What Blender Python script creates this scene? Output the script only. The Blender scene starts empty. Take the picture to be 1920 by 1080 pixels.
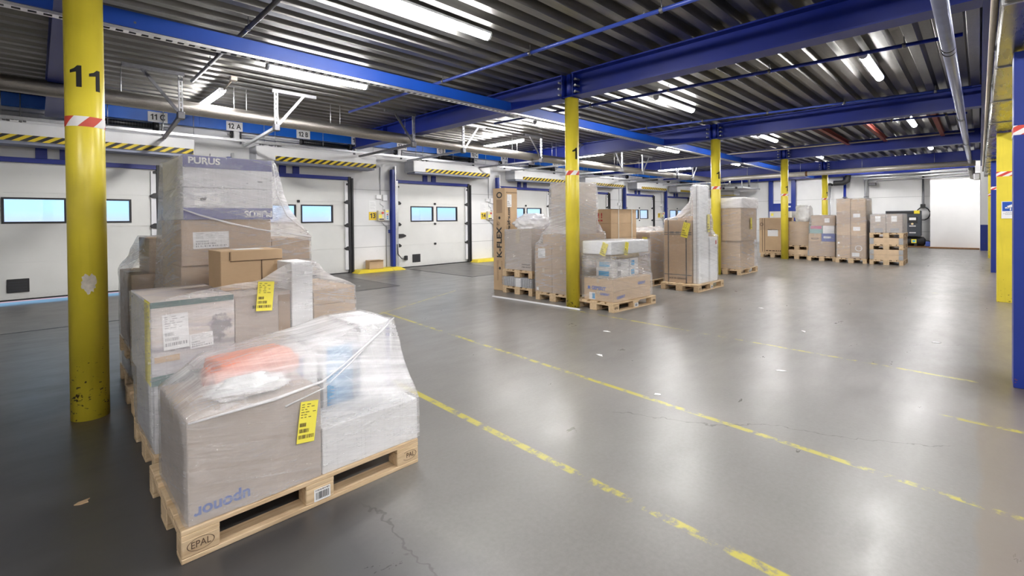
import bpy, bmesh, math, random
from mathutils import Vector, Matrix
from mathutils.bvhtree import BVHTree
R = math.radians
rnd = random.Random(7)
S = bpy.context.scene
COL = S.collection

# ------------------------------------------------------------------ camera, world, exposure
cam_d = bpy.data.cameras.new('camera')
cam = bpy.data.objects.new('camera', cam_d)
COL.objects.link(cam)
S.camera = cam
cam_d.sensor_width = 36.0
cam_d.lens = 36.0 * 884.62 / 1920
cam_d.shift_y = -(540 - 420.05) / 1920
cam_d.clip_start = 0.05
cam_d.clip_end = 200
_y, _p, _r = 0.7809, 0.0103, -0.0094
fw = Vector((math.cos(_y) * math.cos(_p), math.sin(_y) * math.cos(_p), -math.sin(_p)))
rt = Vector((math.sin(_y), -math.cos(_y), 0))
up = rt.cross(fw)
rt2 = math.cos(_r) * rt + math.sin(_r) * up
up2 = -math.sin(_r) * rt + math.cos(_r) * up
cam.matrix_world = Matrix.Translation((0, 0, 1.471)) @ Matrix((rt2, up2, -fw)).transposed().to_4x4()

S.view_settings.view_transform = 'Standard'
S.view_settings.look = 'None'
S.view_settings.gamma = 1.0
S.view_settings.use_curve_mapping = False
EXPOSURE = 1.38
LAMP = 60.0            # emission of the fluorescent diffusers
SKY = 0.70              # daylight behind the dock door windows
S.view_settings.exposure = EXPOSURE
S.cycles.max_bounces = 10
S.cycles.diffuse_bounces = 5
S.cycles.glossy_bounces = 4
S.cycles.transmission_bounces = 6
S.cycles.transparent_max_bounces = 24
S.cycles.caustics_reflective = False
S.cycles.caustics_refractive = False

W = bpy.data.worlds.new('daylight')
S.world = W
W.use_nodes = True
nt = W.node_tree
nt.nodes.clear()
wo = nt.nodes.new('ShaderNodeOutputWorld')
wb = nt.nodes.new('ShaderNodeBackground')
wb.inputs['Strength'].default_value = SKY
tc = nt.nodes.new('ShaderNodeTexCoord')
sx = nt.nodes.new('ShaderNodeSeparateXYZ')
cr = nt.nodes.new('ShaderNodeValToRGB')
mr = nt.nodes.new('ShaderNodeMapRange')
mr.inputs[1].default_value = -0.12
mr.inputs[2].default_value = 0.2
nt.links.new(tc.outputs['Generated'], sx.inputs[0])
nt.links.new(sx.outputs['Z'], mr.inputs[0])
nt.links.new(mr.outputs[0], cr.inputs[0])
e = cr.color_ramp.elements
e[0].position, e[0].color = 0.0, (0.30, 0.22, 0.26, 1)
e[1].position, e[1].color = 1.0, (0.36, 0.68, 1.0, 1)
x = e.new(0.36); x.color = (0.40, 0.44, 0.62, 1)
x = e.new(0.44); x.color = (0.33, 0.58, 0.95, 1)
nt.links.new(cr.outputs[0], wb.inputs['Color'])
nt.links.new(wb.outputs[0], wo.inputs['Surface'])

# ------------------------------------------------------------------ material helpers
class NB:
    """tiny node builder"""
    def __init__(s, name):
        s.m = bpy.data.materials.new(name)
        s.m.use_nodes = True
        s.t = s.m.node_tree
        s.t.nodes.clear()
        s.out = s.t.nodes.new('ShaderNodeOutputMaterial')
    def n(s, typ, **kw):
        nd = s.t.nodes.new(typ)
        for k, v in kw.items():
            setattr(nd, k, v)
        return nd
    def set(s, sock, v):
        if hasattr(v, 'is_output') or isinstance(v, bpy.types.NodeSocket):
            s.t.links.new(v, sock)
        elif isinstance(v, (tuple, list)) and len(v) == 3 and sock.type == 'RGBA':
            sock.default_value = (*v, 1)
        else:
            sock.default_value = v
    def math(s, op, a, b=0.0, c=None, clamp=False):
        nd = s.n('ShaderNodeMath', operation=op, use_clamp=clamp)
        s.set(nd.inputs[0], a); s.set(nd.inputs[1], b)
        if c is not None: s.set(nd.inputs[2], c)
        return nd.outputs[0]
    def obj(s):
        return s.n('ShaderNodeTexCoord').outputs['Object']
    def uv(s):
        return s.n('ShaderNodeTexCoord').outputs['UV']
    def pos(s):
        return s.n('ShaderNodeNewGeometry').outputs['Position']
    def xyz(s, v):
        nd = s.n('ShaderNodeSeparateXYZ'); s.set(nd.inputs[0], v); return nd.outputs
    def scale(s, v, sc):
        nd = s.n('ShaderNodeVectorMath', operation='MULTIPLY'); s.set(nd.inputs[0], v); nd.inputs[1].default_value = sc
        return nd.outputs[0]
    def noise(s, v, scale, detail=4, rough=0.55, dist=0.0):
        nd = s.n('ShaderNodeTexNoise'); s.set(nd.inputs['Vector'], v)
        nd.inputs['Scale'].default_value = scale; nd.inputs['Detail'].default_value = detail
        nd.inputs['Roughness'].default_value = rough; nd.inputs['Distortion'].default_value = dist
        return nd.outputs[0]
    def ramp(s, v, stops):
        nd = s.n('ShaderNodeValToRGB'); s.set(nd.inputs[0], v)
        e = nd.color_ramp.elements
        while len(e) < len(stops): e.new(0.5)
        for i, (p, c) in enumerate(stops):
            e[i].position = p
            e[i].color = (c, c, c, 1) if isinstance(c, (int, float)) else (*c, 1)
        return nd.outputs[0]
    def step(s, v, a, b):
        nd = s.n('ShaderNodeMapRange'); nd.clamp = True
        s.set(nd.inputs[0], v); nd.inputs[1].default_value = a; nd.inputs[2].default_value = b
        return nd.outputs[0]
    def mix(s, f, a, b):
        nd = s.n('ShaderNodeMix', data_type='RGBA')
        s.set(nd.inputs[0], f); s.set(nd.inputs[6], a); s.set(nd.inputs[7], b)
        return nd.outputs[2]
    def bump(s, h, strength=0.2, dist=0.01):
        nd = s.n('ShaderNodeBump'); s.set(nd.inputs['Height'], h)
        nd.inputs['Strength'].default_value = strength; nd.inputs['Distance'].default_value = dist
        return nd.outputs[0]
    def bsdf(s, color, rough=0.6, metal=0.0, normal=None, **kw):
        b = s.n('ShaderNodeBsdfPrincipled')
        s.set(b.inputs['Base Color'], color); s.set(b.inputs['Roughness'], rough); s.set(b.inputs['Metallic'], metal)
        if normal is not None: s.set(b.inputs['Normal'], normal)
        for k, v in kw.items(): s.set(b.inputs[k.replace('_', ' ')], v)
        return b.outputs[0]
    def done(s, sh):
        s.t.links.new(sh, s.out.inputs['Surface']); return s.m

def plain(name, color, rough=0.6, metal=0.0, var=0.12, scale=6.0, bump=0.0):
    b = NB(name)
    o = b.obj()
    n = b.noise(o, scale, 3)
    c = b.mix(b.step(n, 0.3, 0.75), tuple(v * (1 - var) for v in color), tuple(min(1, v * (1 + var * 0.6)) for v in color))
    nm = b.bump(b.noise(o, scale * 12, 3), bump, 0.004) if bump else None
    return b.done(b.bsdf(c, rough, metal, nm))

def cardboard(name, color):
    b = NB(name)
    o = b.obj()
    big = b.noise(o, 2.2, 4)
    fib = b.noise(b.scale(o, (6, 6, 90)), 4, 2)
    c = b.mix(b.step(big, 0.3, 0.75), tuple(v * 0.86 for v in color), tuple(min(1, v * 1.06) for v in color))
    c = b.mix(b.math('MULTIPLY', b.step(fib, 0.35, 0.75), 0.22), c, tuple(v * 0.8 for v in color))
    return b.done(b.bsdf(c, 0.78, 0, b.bump(b.noise(o, 5, 3), 0.25, 0.02)))

def paint(name, color, chips=0.0, chipcol=(0.05, 0.03, 0.02), rough=0.38, zmax=1.0, scale=26, streak=0.0):
    """painted steel; chipped, mostly low down where pallets hit it"""
    b = NB(name)
    p = b.pos()
    n1 = b.noise(p, 3.0, 4)
    c = b.mix(b.step(n1, 0.3, 0.75), tuple(v * 0.86 for v in color), color)
    if streak:
        st = b.noise(b.scale(p, (16, 16, 1.2)), 2, 3)
        c = b.mix(b.math('MULTIPLY', b.step(st, 0.55, 0.8), streak), c, tuple(v * 0.6 for v in color))
    if chips:
        z = b.xyz(p)[2]
        n2 = b.noise(b.scale(p, (1, 1, 1.5)), scale, 5, 0.6)
        n3 = b.noise(p, 3.5, 2)
        th = b.math('ADD', n2, b.math('MULTIPLY', b.math('SUBTRACT', n3, 0.5), 0.35))
        low = b.math('MULTIPLY', b.math('SUBTRACT', 1.0, b.step(z, 0.0, zmax)), chips)
        msk = b.step(b.math('ADD', th, low), 0.775, 0.80)
        c = b.mix(msk, c, chipcol)
    return b.done(b.bsdf(c, rough, 0, b.bump(b.noise(p, 40, 2), 0.05, 0.004)))

M = {}
M['card'] = cardboard('cardboard_brown', (0.46, 0.325, 0.21))
M['card_dark'] = cardboard('cardboard_dark', (0.36, 0.245, 0.155))
M['card_light'] = cardboard('cardboard_light', (0.57, 0.40, 0.24))
M['card_grey'] = cardboard('cardboard_greyed', (0.47, 0.39, 0.33))
M['card_white'] = plain('white_carton', (0.80, 0.80, 0.80), 0.6, 0, 0.06, 3, 0.05)
M['card_purus'] = plain('pale_grey_carton', (0.66, 0.66, 0.68), 0.6, 0, 0.06, 3, 0.05)
M['foam'] = plain('white_foam', (0.86, 0.87, 0.88), 0.7, 0, 0.05, 30, 0.3)
M['tape_clear'] = plain('clear_packing_tape', (0.55, 0.45, 0.33), 0.22, 0, 0.05)
M['tape_brown'] = plain('brown_packing_tape', (0.42, 0.29, 0.16), 0.25, 0, 0.05)
M['paper'] = plain('white_paper', (0.82, 0.82, 0.82), 0.6, 0, 0.03)
M['yellow_paper'] = plain('yellow_label_paper', (0.90, 0.80, 0.10), 0.55, 0, 0.03)
M['ink'] = plain('black_ink', (0.03, 0.03, 0.03), 0.6, 0, 0.1)
M['ink_blue'] = plain('blue_ink', (0.06, 0.12, 0.42), 0.6, 0, 0.1)
M['ink_brown'] = plain('dark_brown_ink', (0.10, 0.06, 0.035), 0.7, 0, 0.1)
M['ink_red'] = plain('red_ink', (0.45, 0.05, 0.04), 0.7, 0, 0.1)
M['ink_grey'] = plain('grey_ink', (0.35, 0.35, 0.36), 0.7, 0, 0.1)
M['purus_blue'] = plain('violet_blue_print', (0.105, 0.11, 0.30), 0.6, 0, 0.06)
M['print_blue'] = plain('bright_blue_print', (0.03, 0.36, 0.72), 0.5, 0, 0.06)
M['print_navy'] = plain('navy_print', (0.05, 0.09, 0.36), 0.5, 0, 0.1)
M['green_print'] = plain('dark_green_print', (0.03, 0.12, 0.11), 0.5, 0, 0.1)
M['orange'] = plain('orange_plastic', (0.86, 0.24, 0.10), 0.4, 0, 0.08)
M['bag'] = plain('milky_plastic_bag', (0.78, 0.78, 0.78), 0.3, 0, 0.15, 8, 0.5)
M['cream'] = plain('cream_foam', (0.75, 0.60, 0.34), 0.7, 0, 0.1)
M['pink'] = plain('magenta_print', (0.50, 0.10, 0.20), 0.5, 0, 0.1)
M['teal'] = plain('teal_print', (0.22, 0.42, 0.40), 0.5, 0, 0.2)
M['yellow'] = paint('yellow_paint', (0.83, 0.68, 0.055), 0.165, (0.07, 0.04, 0.02), 0.33, 0.9, 24, 0.25)
M['yellow_flat'] = paint('yellow_kerb_paint', (0.78, 0.62, 0.04), 0.1, (0.15, 0.12, 0.08), 0.5, 0.4, 20)
M['blue'] = paint('blue_paint', (0.005, 0.021, 0.25), 0.0, (0.05, 0.03, 0.02), 0.42)
M['blue_post'] = paint('blue_post_paint', (0.008, 0.030, 0.25), 0.09, (0.22, 0.06, 0.03), 0.4, 1.0, 30)
M['blue_light'] = paint('light_blue_paint', (0.008, 0.075, 0.46), 0.0, (0, 0, 0), 0.4)
M['blue_lamplit'] = paint('lamplit_blue_paint', (0.006, 0.14, 0.66), 0.0, (0, 0, 0), 0.4)  # lamp light on the dock wall beam, put into a lighter blue
M['pipe_blue'] = paint('blue_pipe_paint', (0.035, 0.07, 0.36), 0.0, (0, 0, 0), 0.3)
M['white_paint'] = plain('white_painted_metal', (0.78, 0.78, 0.79), 0.4, 0, 0.06, 2)
M['black'] = plain('black_rubber', (0.018, 0.018, 0.02), 0.5, 0, 0.2)
M['grey_dark'] = plain('dark_grey_metal', (0.045, 0.052, 0.065), 0.45, 0, 0.1)
M['steel'] = plain('galvanised_steel', (0.50, 0.51, 0.52), 0.42, 0.8, 0.12, 20)
M['steel_dark'] = plain('dark_steel', (0.16, 0.16, 0.17), 0.45, 0.7, 0.15, 20)
M['alu'] = plain('bright_aluminium', (0.80, 0.80, 0.80), 0.3, 0.9, 0.1, 20)
M['grey_pipe'] = plain('blue_grey_pipe', (0.25, 0.28, 0.42), 0.3, 0.55, 0.1, 8)
M['cream_pipe'] = plain('cream_conduit', (0.62, 0.55, 0.45), 0.5, 0, 0.1, 8)
M['red_oxide'] = plain('red_oxide_paint', (0.23, 0.045, 0.03), 0.6, 0, 0.15)
M['red'] = plain('red_tape', (0.62, 0.07, 0.04), 0.5, 0, 0.08)
M['white_tape'] = plain('white_tape', (0.82, 0.80, 0.78), 0.5, 0, 0.06)
M['rust'] = plain('brown_rust', (0.19, 0.09, 0.03), 0.8, 0, 0.3, 12)
M['lamp_body'] = plain('pale_grey_lamp_housing', (0.66, 0.67, 0.68), 0.4, 0, 0.04)
M['strap'] = plain('white_strapping_band', (0.82, 0.80, 0.72), 0.4, 0, 0.04)
M['strap_black'] = plain('black_strapping_band', (0.02, 0.02, 0.02), 0.4, 0, 0.04)
M['torn'] = plain('torn_paper_residue', (0.68, 0.62, 0.52), 0.8, 0, 0.2, 30)
M['duct'] = None

def _wood():
    b = NB('pallet_wood')
    o = b.obj()
    oi = b.n('ShaderNodeObjectInfo')
    off = b.n('ShaderNodeVectorMath', operation='ADD')
    b.set(off.inputs[0], o)
    b.set(off.inputs[1], b.math('MULTIPLY', oi.outputs['Random'], 30.0))
    v = off.outputs[0]
    g = b.noise(b.scale(v, (2, 26, 26)), 1.6, 5, 0.6, 0.6)
    k = b.noise(v, 4.0, 3)
    c = b.ramp(g, [(0.25, (0.46, 0.31, 0.17)), (0.5, (0.66, 0.49, 0.30)), (0.8, (0.76, 0.60, 0.40))])
    c = b.mix(b.math('MULTIPLY', b.step(k, 0.55, 0.8), 0.5), c, (0.26, 0.16, 0.08))
    c = b.mix(b.math('MULTIPLY', oi.outputs['Random'], 0.3), c, (0.40, 0.30, 0.19))
    return b.done(b.bsdf(c, 0.75, 0, b.bump(g, 0.3, 0.003)))
M['wood'] = _wood()
M['wood_pale'] = plain('pale_planed_wood', (0.66, 0.49, 0.32), 0.65, 0, 0.12, 8, 0.1)

def _floor():
    b = NB('worn_concrete')
    p = b.pos()
    X, Y, Z = b.xyz(p)
    big = b.noise(p, 0.32, 5, 0.6, 0.8)
    mid = b.noise(p, 1.5, 6, 0.6, 0.4)
    fine = b.noise(p, 40, 4, 0.7)
    c = b.ramp(big, [(0.3, (0.155, 0.148, 0.139)), (0.5, (0.192, 0.183, 0.171)), (0.72, (0.235, 0.223, 0.208))])
    c = b.mix(b.math('MULTIPLY', b.step(mid, 0.40, 0.85), 0.30), c, (0.13, 0.123, 0.116))
    c = b.mix(b.math('MULTIPLY', b.step(fine, 0.35, 0.8), 0.25), c, (0.30, 0.29, 0.28))
    # browner, rougher slab beside the pillar row
    side = b.step(b.math('ADD', Y, b.math('MULTIPLY', b.math('SUBTRACT', mid, 0.5), 0.10)), 0.02, -0.01)
    c = b.mix(b.math('MULTIPLY', side, 0.65), c, (0.20, 0.165, 0.13))
    # tyre-darkened strip by the dock doors
    dock = b.math('MULTIPLY', b.step(b.math('ADD', Y, b.math('MULTIPLY', mid, 1.2)), 8.4, 10.0), 0.5)
    c = b.mix(dock, c, (0.105, 0.10, 0.098))
    aisle = b.math('MULTIPLY', b.math('MULTIPLY', b.step(b.math('ADD', X, b.math('MULTIPLY', b.math('SUBTRACT', big, 0.5), 0.5)), 1.32, 0.98), b.step(Y, 0.3, 1.3)), 0.84)  # weak lamp light at the near left, painted into the floor colour
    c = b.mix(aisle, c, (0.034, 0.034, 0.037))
    # dirt swept against the feet of the steel columns
    for cx, cy, r in ((0.274, 4.819, 0.42), (6.297, 4.819, 0.3), (5.83, -0.2, 0.7)):
        dx = b.math('SUBTRACT', X, cx); dy = b.math('SUBTRACT', Y, cy)
        d = b.math('SQRT', b.math('ADD', b.math('MULTIPLY', dx, dx), b.math('MULTIPLY', dy, dy)))
        d = b.math('ADD', d, b.math('MULTIPLY', b.math('SUBTRACT', mid, 0.5), 0.5))
        c = b.mix(b.math('MULTIPLY', b.step(d, r, r * 0.35), 0.75), c, (0.075, 0.055, 0.04))
    # cracks
    wob = b.math('MULTIPLY', b.math('SUBTRACT', b.noise(p, 1.3, 5, 0.65), 0.5), 0.5)
    def crack(x0, y0, x1, y1, w):
        L = math.hypot(x1 - x0, y1 - y0); ux, uy = (x1 - x0) / L, (y1 - y0) / L
        a = b.math('ADD', b.math('MULTIPLY', b.math('SUBTRACT', X, x0), ux), b.math('MULTIPLY', b.math('SUBTRACT', Y, y0), uy))
        t = b.math('ADD', b.math('MULTIPLY', b.math('SUBTRACT', X, x0), -uy), b.math('MULTIPLY', b.math('SUBTRACT', Y, y0), ux))
        t = b.math('ABSOLUTE', b.math('ADD', t, wob))
        on = b.math('MULTIPLY', b.step(a, 0, 0.1), b.step(a, L, L - 0.1))
        return b.math('MULTIPLY', b.step(t, w, w * 0.4), on)
    for a in ((3.0, 2.0, 4.1, 0.1, 0.006), (1.2, 2.3, 1.13, 0.7, 0.007), (6.9, 0.55, 7.4, 0.1, 0.006)):
        c = b.mix(b.math('MULTIPLY', crack(*a), 0.7), c, (0.06, 0.055, 0.05))
    # painted bay lines, worn through
    wear = b.noise(p, 9, 5, 0.7)
    wear2 = b.noise(p, 1.1, 2)
    def stripe(xc, slope, yr, half, y0, y1, keep):
        dx = b.math('ABSOLUTE', b.math('SUBTRACT', b.math('SUBTRACT', X, xc), b.math('MULTIPLY', b.math('SUBTRACT', Y, yr), slope)))
        m = b.math('MULTIPLY', b.step(dx, half, half * 0.7), b.math('MULTIPLY', b.step(Y, y0, y0 + 0.05), b.step(Y, y1, y1 - 0.05)))
        w = b.step(b.math('ADD', wear, b.math('MULTIPLY', wear2, 0.5)), keep, keep - 0.12)
        return b.math('MULTIPLY', m, w)
    for a in ((5.80, 0.055, 0.0, 0.030, 0.0, 4.8, 0.80), (3.34, 0.082, 0.0, 0.030, -0.6, 6.9, 0.82), (2.10, 0.047, 0.0, 0.034, -0.8, 4.3, 0.80),
              (4.665, 0.0, 0.0, 0.032, -0.5, 0.22, 0.80), (11.9, 0.04, 0.0, 0.03, 0.0, 4.6, 0.70)):
        c = b.mix(b.math('MULTIPLY', stripe(*a), 0.85), c, (0.46, 0.40, 0.045))
    # faded bay line running towards the docks
    ta = b.math('ABSOLUTE', b.math('SUBTRACT', b.math('SUBTRACT', Y, 6.75), b.math('MULTIPLY', b.math('SUBTRACT', X, 3.9), 0.44)))
    m = b.math('MULTIPLY', b.step(ta, 0.04, 0.025), b.math('MULTIPLY', b.step(X, 3.7, 3.8), b.step(X, 6.2, 6.1)))
    c = b.mix(b.math('MULTIPLY', b.math('MULTIPLY', m, b.step(wear, 0.6, 0.45)), 0.6), c, (0.46, 0.40, 0.045))
    rg = b.ramp(b.noise(b.scale(p, (1.0, 2.6, 1)), 1.6, 6, 0.7), [(0.25, 0.25), (0.75, 0.40)])
    nm = b.bump(fine, 0.03, 0.002)
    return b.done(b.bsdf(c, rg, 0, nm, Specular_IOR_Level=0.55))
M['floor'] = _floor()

def _deck():
    b = NB('galvanised_roof_deck')
    p = b.pos()
    n = b.noise(b.scale(p, (0.5, 6, 6)), 1.3, 5)
    s = b.noise(p, 30, 3)
    c = b.ramp(n, [(0.3, (0.125, 0.125, 0.118)), (0.55, (0.205, 0.20, 0.19)), (0.8, (0.29, 0.29, 0.28))])
    r = b.ramp(b.math('ADD', b.math('MULTIPLY', n, 0.6), b.math('MULTIPLY', s, 0.4)), [(0.3, 0.30), (0.7, 0.46)])
    return b.done(b.bsdf(c, r, 0.85, b.bump(n, 0.06, 0.02)))
M['deck'] = _deck()

def _duct():
    b = NB('scuffed_sheet_metal')
    p = b.pos()
    n = b.noise(b.scale(p, (1.2, 8, 8)), 2.0, 5)
    c = b.ramp(n, [(0.3, (0.24, 0.22, 0.18)), (0.7, (0.36, 0.34, 0.29))])
    return b.done(b.bsdf(c, b.ramp(n, [(0.3, 0.2), (0.7, 0.34)]), 0.9, b.bump(n, 0.03, 0.02)))
M['duct'] = _duct()

def _foil():
    b = NB('wrinkled_foil_lagging')
    o = b.pos()
    n = b.noise(b.scale(o, (5, 14, 14)), 4, 6, 0.7)
    return b.done(b.bsdf(b.mix(n, (0.30, 0.28, 0.25), (0.54, 0.51, 0.46)), 0.38, 0.9, b.bump(n, 0.5, 0.012)))
M['foil'] = _foil()

def _wall():
    b = NB('white_wall_panels')
    p = b.pos()
    X, Y, Z = b.xyz(p)
    c = b.mix(b.step(b.noise(p, 0.8, 4), 0.35, 0.7), (0.72, 0.72, 0.715), (0.80, 0.80, 0.795))
    for z in (0.70, 1.32, 2.36):
        c = b.mix(b.math('MULTIPLY', b.step(b.math('ABSOLUTE', b.math('SUBTRACT', Z, z)), 0.010, 0.004), 0.7), c, (0.22, 0.22, 0.22))
    sc = b.noise(b.scale(p, (5, 5, 9)), 3, 5, 0.7)
    low = b.step(Z, 1.4, 0.1)
    c = b.mix(b.math('MULTIPLY', b.step(b.math('ADD', sc, b.math('MULTIPLY', low, 0.10)), 0.70, 0.76), 0.5), c, (0.25, 0.24, 0.23))
    c = b.mix(b.math('MULTIPLY', b.step(b.math('ADD', Z, b.math('MULTIPLY', sc, 0.12)), 0.14, 0.05), 0.5), c, (0.24, 0.22, 0.20))
    return b.done(b.bsdf(c, 0.55))
M['wall'] = _wall()

def _doorpaint():
    b = NB('off_white_door_panel')
    p = b.pos()
    X, Y, Z = b.xyz(p)
    c = b.mix(b.step(b.noise(p, 0.9, 4), 0.35, 0.7), (0.66, 0.66, 0.63), (0.74, 0.74, 0.71))
    sc = b.noise(b.scale(p, (9, 9, 14)), 2.5, 5, 0.7)
    c = b.mix(b.math('MULTIPLY', b.step(sc, 0.69, 0.76), 0.4), c, (0.22, 0.21, 0.20))
    c = b.mix(b.math('MULTIPLY', b.step(b.math('ADD', Z, b.math('MULTIPLY', sc, 0.3)), 0.36, 0.10), 0.35), c, (0.30, 0.29, 0.27))
    return b.done(b.bsdf(c, 0.45, 0, b.bump(b.noise(p, 120, 2), 0.06, 0.002)))
M['door'] = _doorpaint()

def _hazard():
    b = NB('black_yellow_hazard_tape')
    X, Y, Z = b.xyz(b.obj())
    t = b.math('FRACT', b.math('DIVIDE', b.math('SUBTRACT', X, b.math('MULTIPLY', Z, 1.6)), 0.19))
    return b.done(b.bsdf(b.mix(b.math('GREATER_THAN', t, 0.5), (0.80, 0.60, 0.03), (0.02, 0.02, 0.02)), 0.5))
M['hazard'] = _hazard()

def _redwhite():
    b = NB('red_white_barrier_tape')
    X, Y, Z = b.xyz(b.obj())
    t = b.math('FRACT', b.math('DIVIDE', b.math('ADD', Y, b.math('MULTIPLY', Z, 1.7)), 0.15))
    return b.done(b.bsdf(b.mix(b.math('GREATER_THAN', t, 0.5), (0.82, 0.80, 0.78), (0.62, 0.06, 0.04)), 0.5))
M['redwhite'] = _redwhite()

def _film(name, base, gain, tint=(0.99, 0.985, 1.0)):
    b = NB(name)
    uv = b.uv()
    X, Y, Z = b.xyz(uv)
    oi = b.n('ShaderNodeObjectInfo').outputs['Random']
    cmb = b.n('ShaderNodeCombineXYZ')
    b.set(cmb.inputs[0], X); b.set(cmb.inputs[1], b.math('ADD', Y, b.math('MULTIPLY', X, 0.22))); b.set(cmb.inputs[2], b.math('MULTIPLY', oi, 20))
    v = cmb.outputs[0]
    s1 = b.noise(b.scale(v, (1.1, 30, 1)), 1.0, 6, 0.62, 0.3)
    cm2 = b.n('ShaderNodeCombineXYZ')
    b.set(cm2.inputs[0], X); b.set(cm2.inputs[1], b.math('SUBTRACT', Y, b.math('MULTIPLY', X, 0.16))); b.set(cm2.inputs[2], b.math('MULTIPLY', oi, 13))
    s2 = b.noise(b.scale(cm2.outputs[0], (0.7, 55, 1)), 1.0, 5, 0.6, 0.2)
    big = b.noise(v, 2.4, 4, 0.6, 0.5)
    wr = b.noise(b.scale(v, (7, 7, 1)), 2.0, 5, 0.65, 1.2)
    s3 = b.noise(b.scale(v, (0.5, 150, 1)), 1.0, 3, 0.6)
    s4 = b.noise(b.scale(v, (140, 0.8, 1)), 1.0, 2, 0.5)
    f = b.math('MULTIPLY', b.step(s1, 0.42, 0.78), 0.75)
    f = b.math('ADD', f, b.math('MULTIPLY', b.step(s2, 0.48, 0.76), 0.55))
    f = b.math('MULTIPLY', f, b.step(big, 0.22, 0.72))
    f = b.math('ADD', f, b.math('MULTIPLY', b.step(s3, 0.45, 0.7), 0.22))
    f = b.math('ADD', f, b.math('MULTIPLY', b.step(s4, 0.5, 0.75), 0.12))
    at = b.n('ShaderNodeAttribute', attribute_name='layers')
    lay = at.outputs['Fac']
    f = b.math('ADD', b.math('MULTIPLY', f, gain), base)
    f = b.math('ADD', f, b.math('MULTIPLY', lay, b.math('ADD', b.math('MULTIPLY', b.step(s1, 0.3, 0.7), 0.35), 0.12)))
    # thicker where it turns away, like any film seen edge on
    lw = b.n('ShaderNodeLayerWeight'); lw.inputs['Blend'].default_value = 0.35
    f = b.math('ADD', f, b.math('MULTIPLY', lw.outputs['Facing'], 0.10), clamp=True)
    h = b.math('ADD', b.math('MULTIPLY', wr, 1.0), b.math('MULTIPLY', s1, 0.5))
    nm = b.bump(h, 0.60, 0.02)
    tr = b.n('ShaderNodeBsdfTransparent').outputs[0]
    df = b.n('ShaderNodeBsdfDiffuse'); b.set(df.inputs[0], tint)
    tl = b.n('ShaderNodeBsdfTranslucent'); b.set(tl.inputs[0], tint)
    mm = b.n('ShaderNodeMixShader'); mm.inputs[0].default_value = 0.12
    b.t.links.new(df.outputs[0], mm.inputs[1]); b.t.links.new(tl.outputs[0], mm.inputs[2])
    m1 = b.n('ShaderNodeMixShader'); b.set(m1.inputs[0], f)
    b.t.links.new(tr, m1.inputs[1]); b.t.links.new(mm.outputs[0], m1.inputs[2])
    gl = b.n('ShaderNodeBsdfGlossy'); gl.inputs['Roughness'].default_value = 0.13; b.set(gl.inputs['Normal'], nm)
    lf = b.n('ShaderNodeLayerWeight'); lf.inputs['Blend'].default_value = 0.5
    fr = b.math('ADD', b.math('MULTIPLY', b.math('POWER', lf.outputs['Facing'], 4.0), 0.45), 0.085)
    m2 = b.n('ShaderNodeMixShader'); b.set(m2.inputs[0], fr)
    b.t.links.new(m1.outputs[0], m2.inputs[1]); b.t.links.new(gl.outputs[0], m2.inputs[2])
    return b.done(m2.outputs[0])
M['film'] = _film('stretch_film', 0.11, 0.38)
M['film_thin'] = _film('thin_stretch_film', 0.07, 0.30)
M['film_milky'] = _film('milky_stretch_film', 0.50, 0.5)

def _glass():
    b = NB('window_pane')
    tr = b.n('ShaderNodeBsdfTransparent').outputs[0]
    gl = b.n('ShaderNodeBsdfGlossy'); gl.inputs['Roughness'].default_value = 0.02
    lf = b.n('ShaderNodeLayerWeight'); lf.inputs['Blend'].default_value = 0.5
    m = b.n('ShaderNodeMixShader'); b.set(m.inputs[0], b.math('ADD', b.math('MULTIPLY', b.math('POWER', lf.outputs['Facing'], 4.0), 0.8), 0.04))
    b.t.links.new(tr, m.inputs[1]); b.t.links.new(gl.outputs[0], m.inputs[2])
    return b.done(m.outputs[0])
M['glass'] = _glass()

def _lamp():
    b = NB('lit_fluorescent_diffuser')
    em = b.n('ShaderNodeEmission'); em.inputs[0].default_value = (1.0, 0.98, 0.97, 1); em.inputs[1].default_value = LAMP
    return b.done(em.outputs[0])
M['lamp'] = _lamp()

def _landscape():
    """printed carton: pale misty landscape, sky bands, a dark tree, green foot"""
    b = NB('landscape_print')
    o = b.obj()
    X, Y, Z = b.xyz(o)
    bands = b.noise(b.scale(o, (2.0, 2.0, 13)), 1.0, 4)
    c = b.ramp(bands, [(0.35, (0.40, 0.38, 0.46)), (0.5, (0.62, 0.55, 0.50)), (0.7, (0.72, 0.70, 0.70))])
    mist = b.noise(o, 5, 4)
    c = b.mix(b.math('MULTIPLY', b.step(Z, 0.26, 0.12), 0.9), c, b.mix(mist, (0.42, 0.40, 0.42), (0.70, 0.69, 0.70)))
    tx = b.math('MULTIPLY', b.math('SUBTRACT', X, 0.13), 11.0); tz = b.math('MULTIPLY', b.math('SUBTRACT', Z, 0.28), 9.0)
    d = b.math('SQRT', b.math('ADD', b.math('MULTIPLY', tx, tx), b.math('MULTIPLY', tz, tz)))
    d = b.math('ADD', d, b.math('MULTIPLY', b.math('SUBTRACT', b.noise(o, 26, 4), 0.5), 1.6))
    c = b.mix(b.math('MULTIPLY', b.step(d, 0.75, 0.45), 0.75), c, (0.13, 0.13, 0.15))
    hz = b.math('ABSOLUTE', b.math('SUBTRACT', b.math('ADD', Z, b.math('MULTIPLY', b.noise(b.scale(o, (8, 8, 1)), 2, 3), 0.06)), 0.235))
    c = b.mix(b.math('MULTIPLY', b.step(hz, 0.02, 0.008), 0.6), c, (0.24, 0.23, 0.24))
    return b.done(b.bsdf(c, 0.45))
M['landscape'] = _landscape()

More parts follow.
